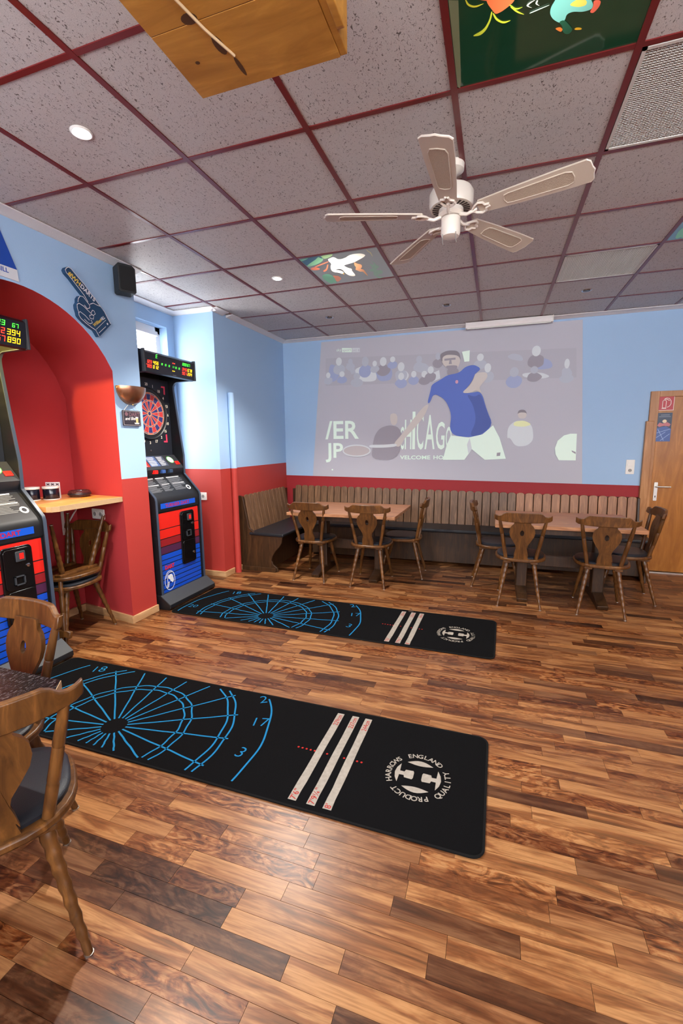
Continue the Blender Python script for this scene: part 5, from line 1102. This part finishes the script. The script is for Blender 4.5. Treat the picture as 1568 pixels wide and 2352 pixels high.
for a in ((-0.06, -0.06, 0.06, -0.02), (-0.06, -0.11, 0.02, -0.05), (-0.02, -0.14, 0.06, -0.07), (-0.05, -0.02, 0.01, -0.14)): sk.stroke([(a[0], a[1]), (a[2], a[3])], 0.004, lambda p, q: (p, -0.0030, q))
sk.build('light_streaks', mat('poster_pale', (150, 176, 220), 0.4), po, False, normals=False)
MB().poly([(a, -0.0030, b) for a, b in [(-0.060, 0.018), (-0.04, 0.05), (-0.01, 0.038), (0.03, 0.052), (0.062, 0.03), (0.05, 0.008), (0.0, 0.014), (-0.04, 0.004)]]).build('red_script', mat('poster_rose', (186, 104, 110), 0.4), po, False, normals=False)
MB().poly([(a, -0.0029, b) for a, b in ell(0.004, 0.062, 0.020, 0.018, 14)]).build('pale_disc', mat('poster_cream', (226, 206, 170), 0.4), po, False, normals=False)
tl = MB()
for z_, x0, x1 in ((0.127, -0.035, 0.045), (0.110, -0.05, 0.055)): tl.stroke([(x0, z_), (x1, z_)], 0.007, lambda p, q: (p, -0.0027, q))
tl.build('heading_lines', mat('poster_grey', (120, 130, 146), 0.4), po, False, normals=False)
# ================================================================== niche shelf and the things on it
sf = empty('wall_shelf', (-2.88, 0.45, 1.05), (0, 0, 0), 'beech shelf board with chipboard edge fitted in the red niche', 'shelf')
so_ = [(-0.315, -0.31), (0.26, -0.31), (0.295, -0.295), (0.312, -0.255), (0.312, 0.293), (-0.315, 0.385)]
MB().prism(so_, -0.040, 0.0, 'xy').build('board', M_shelf, sf, False, 0.002)
ed = so_[1:5]; n = len(ed); vs = []
for zz in (-0.0385, -0.0015): vs += [(a+0.0012*(1 if a > 0.2 else 0), b-0.0012*(1 if b < -0.29 else 0), zz) for a, b in ed]
MB().add(vs, [(k, k+1, n+k+1, n+k) for k in range(n-1)]).build('chipboard_edge', M_chip, sf, False, normals=False)
bk = MB().box(-0.318, -0.314, 0.255, 0.28, -0.34, -0.04); bk.box(-0.318, -0.06, 0.255, 0.28, -0.044, -0.040); bk.tube([(-0.314, 0.2675, -0.30), (-0.10, 0.2675, -0.05)], 0.006, 8); bk.build('bracket', M_plastic_w, sf, False)
M_tin = mat('tin_black', (20, 20, 34), 0.22, coat=0.4)
for (x, y_, lab) in ((-3.06, 0.375, 'black tin with white lid on the niche shelf, next to the dart machine'), (-2.98, 0.470, 'black tin with white lid on the niche shelf, beside the glass ashtray')):
    t = empty('tin', (x, y_, 1.05), (0, 0, 0), lab, 'tin', 'black tins on the niche shelf')
    MB().lathe([(0.052, 0.0), (0.054, 0.006), (0.054, 0.080), (0.052, 0.084)], (0, 0, 0), 26).build('can', M_tin, t)
    MB().lathe([(0.050, 0.084), (0.057, 0.084), (0.058, 0.095), (0.055, 0.099), (0.02, 0.099)], (0, 0, 0), 26).build('lid', M_plastic_w, t)
    MB().lathe([(0.055, 0.0), (0.055, 0.006)], (0, 0, 0.0), 26).build('base_rim', M_plastic_w, t)
ash = empty('glass_ashtray', (-2.92, 0.665, 1.05), (0, 0, 0), 'round smoky glass ashtray on the niche shelf', 'ashtray')
M_gl = mat('smoky_glass', (120, 70, 74), 0.08, trans=0.7)
MB().lathe([(0.055, 0.0), (0.072, 0.004), (0.082, 0.02), (0.080, 0.042), (0.070, 0.052), (0.060, 0.048), (0.055, 0.02), (0.02, 0.012)], (0, 0, 0), 28).build('bowl', M_gl, ash)
put = MB(); 
MB().lathe([(0.0825, 0.016), (0.0835, 0.018), (0.0835, 0.030), (0.0825, 0.032)], (0, 0, 0), 28).build('label_band', mat('ash_band', (40, 30, 36), 0.3), ash)
oc = tag(MB().box(-0.055, 0.055, -0.012, 0.012, 0, 0.004).build('dart_case', mat('amber_plastic', (226, 140, 40), 0.3), None, False, 0.002, loc=(-2.79, 0.63, 1.05), rot=(0, 0, 1.15)), 'small amber plastic strip lying before the ashtray on the shelf', 'plastic strip')
cdn = empty('flight_card', (-3.03, 0.53, 1.05), (0, 0, 0.35), 'small white card with three dark dart flights leaning behind the tins', 'card')
MB().box(-0.055, 0.055, -0.001, 0.001, 0.0, 0.125).build('card', mat('card_white', (214, 204, 206), 0.6), cdn, False)
for k in range(3):
    cx = -0.036+k*0.036; MB().poly([(cx+a, -0.0016, 0.108+b) for a, b in [(-0.014, -0.012), (0, -0.004), (0.013, -0.013), (0.008, 0.0), (0.014, 0.010), (0, 0.003), (-0.013, 0.011), (-0.008, -0.001)]]).build('flight', mat('flight_dark', (60, 30, 40), 0.5), cdn, False, normals=False)
# small dark clip lying at the edge of the farther mat
cl = empty('small_clip', (-0.425, 1.662, 0.0), (0, 0, 0.4), 'tiny dark brown clip lying at the far edge of the rear mat', 'clip')
MB().prism([(-0.022, -0.010), (0.020, -0.012), (0.026, 0.0), (0.012, 0.011), (-0.02, 0.009)], 0.0, 0.014, 'xy').build('clip_body', mat('clip_brown', (50, 34, 24), 0.6), cl, False, 0.002)
MB().tube([(-0.01, 0, 0.013), (-0.004, 0.002, 0.030), (0.010, 0.004, 0.022)], 0.003, 6).build('clip_arm', mat('clip_brown', (50, 34, 24), 0.6), cl)
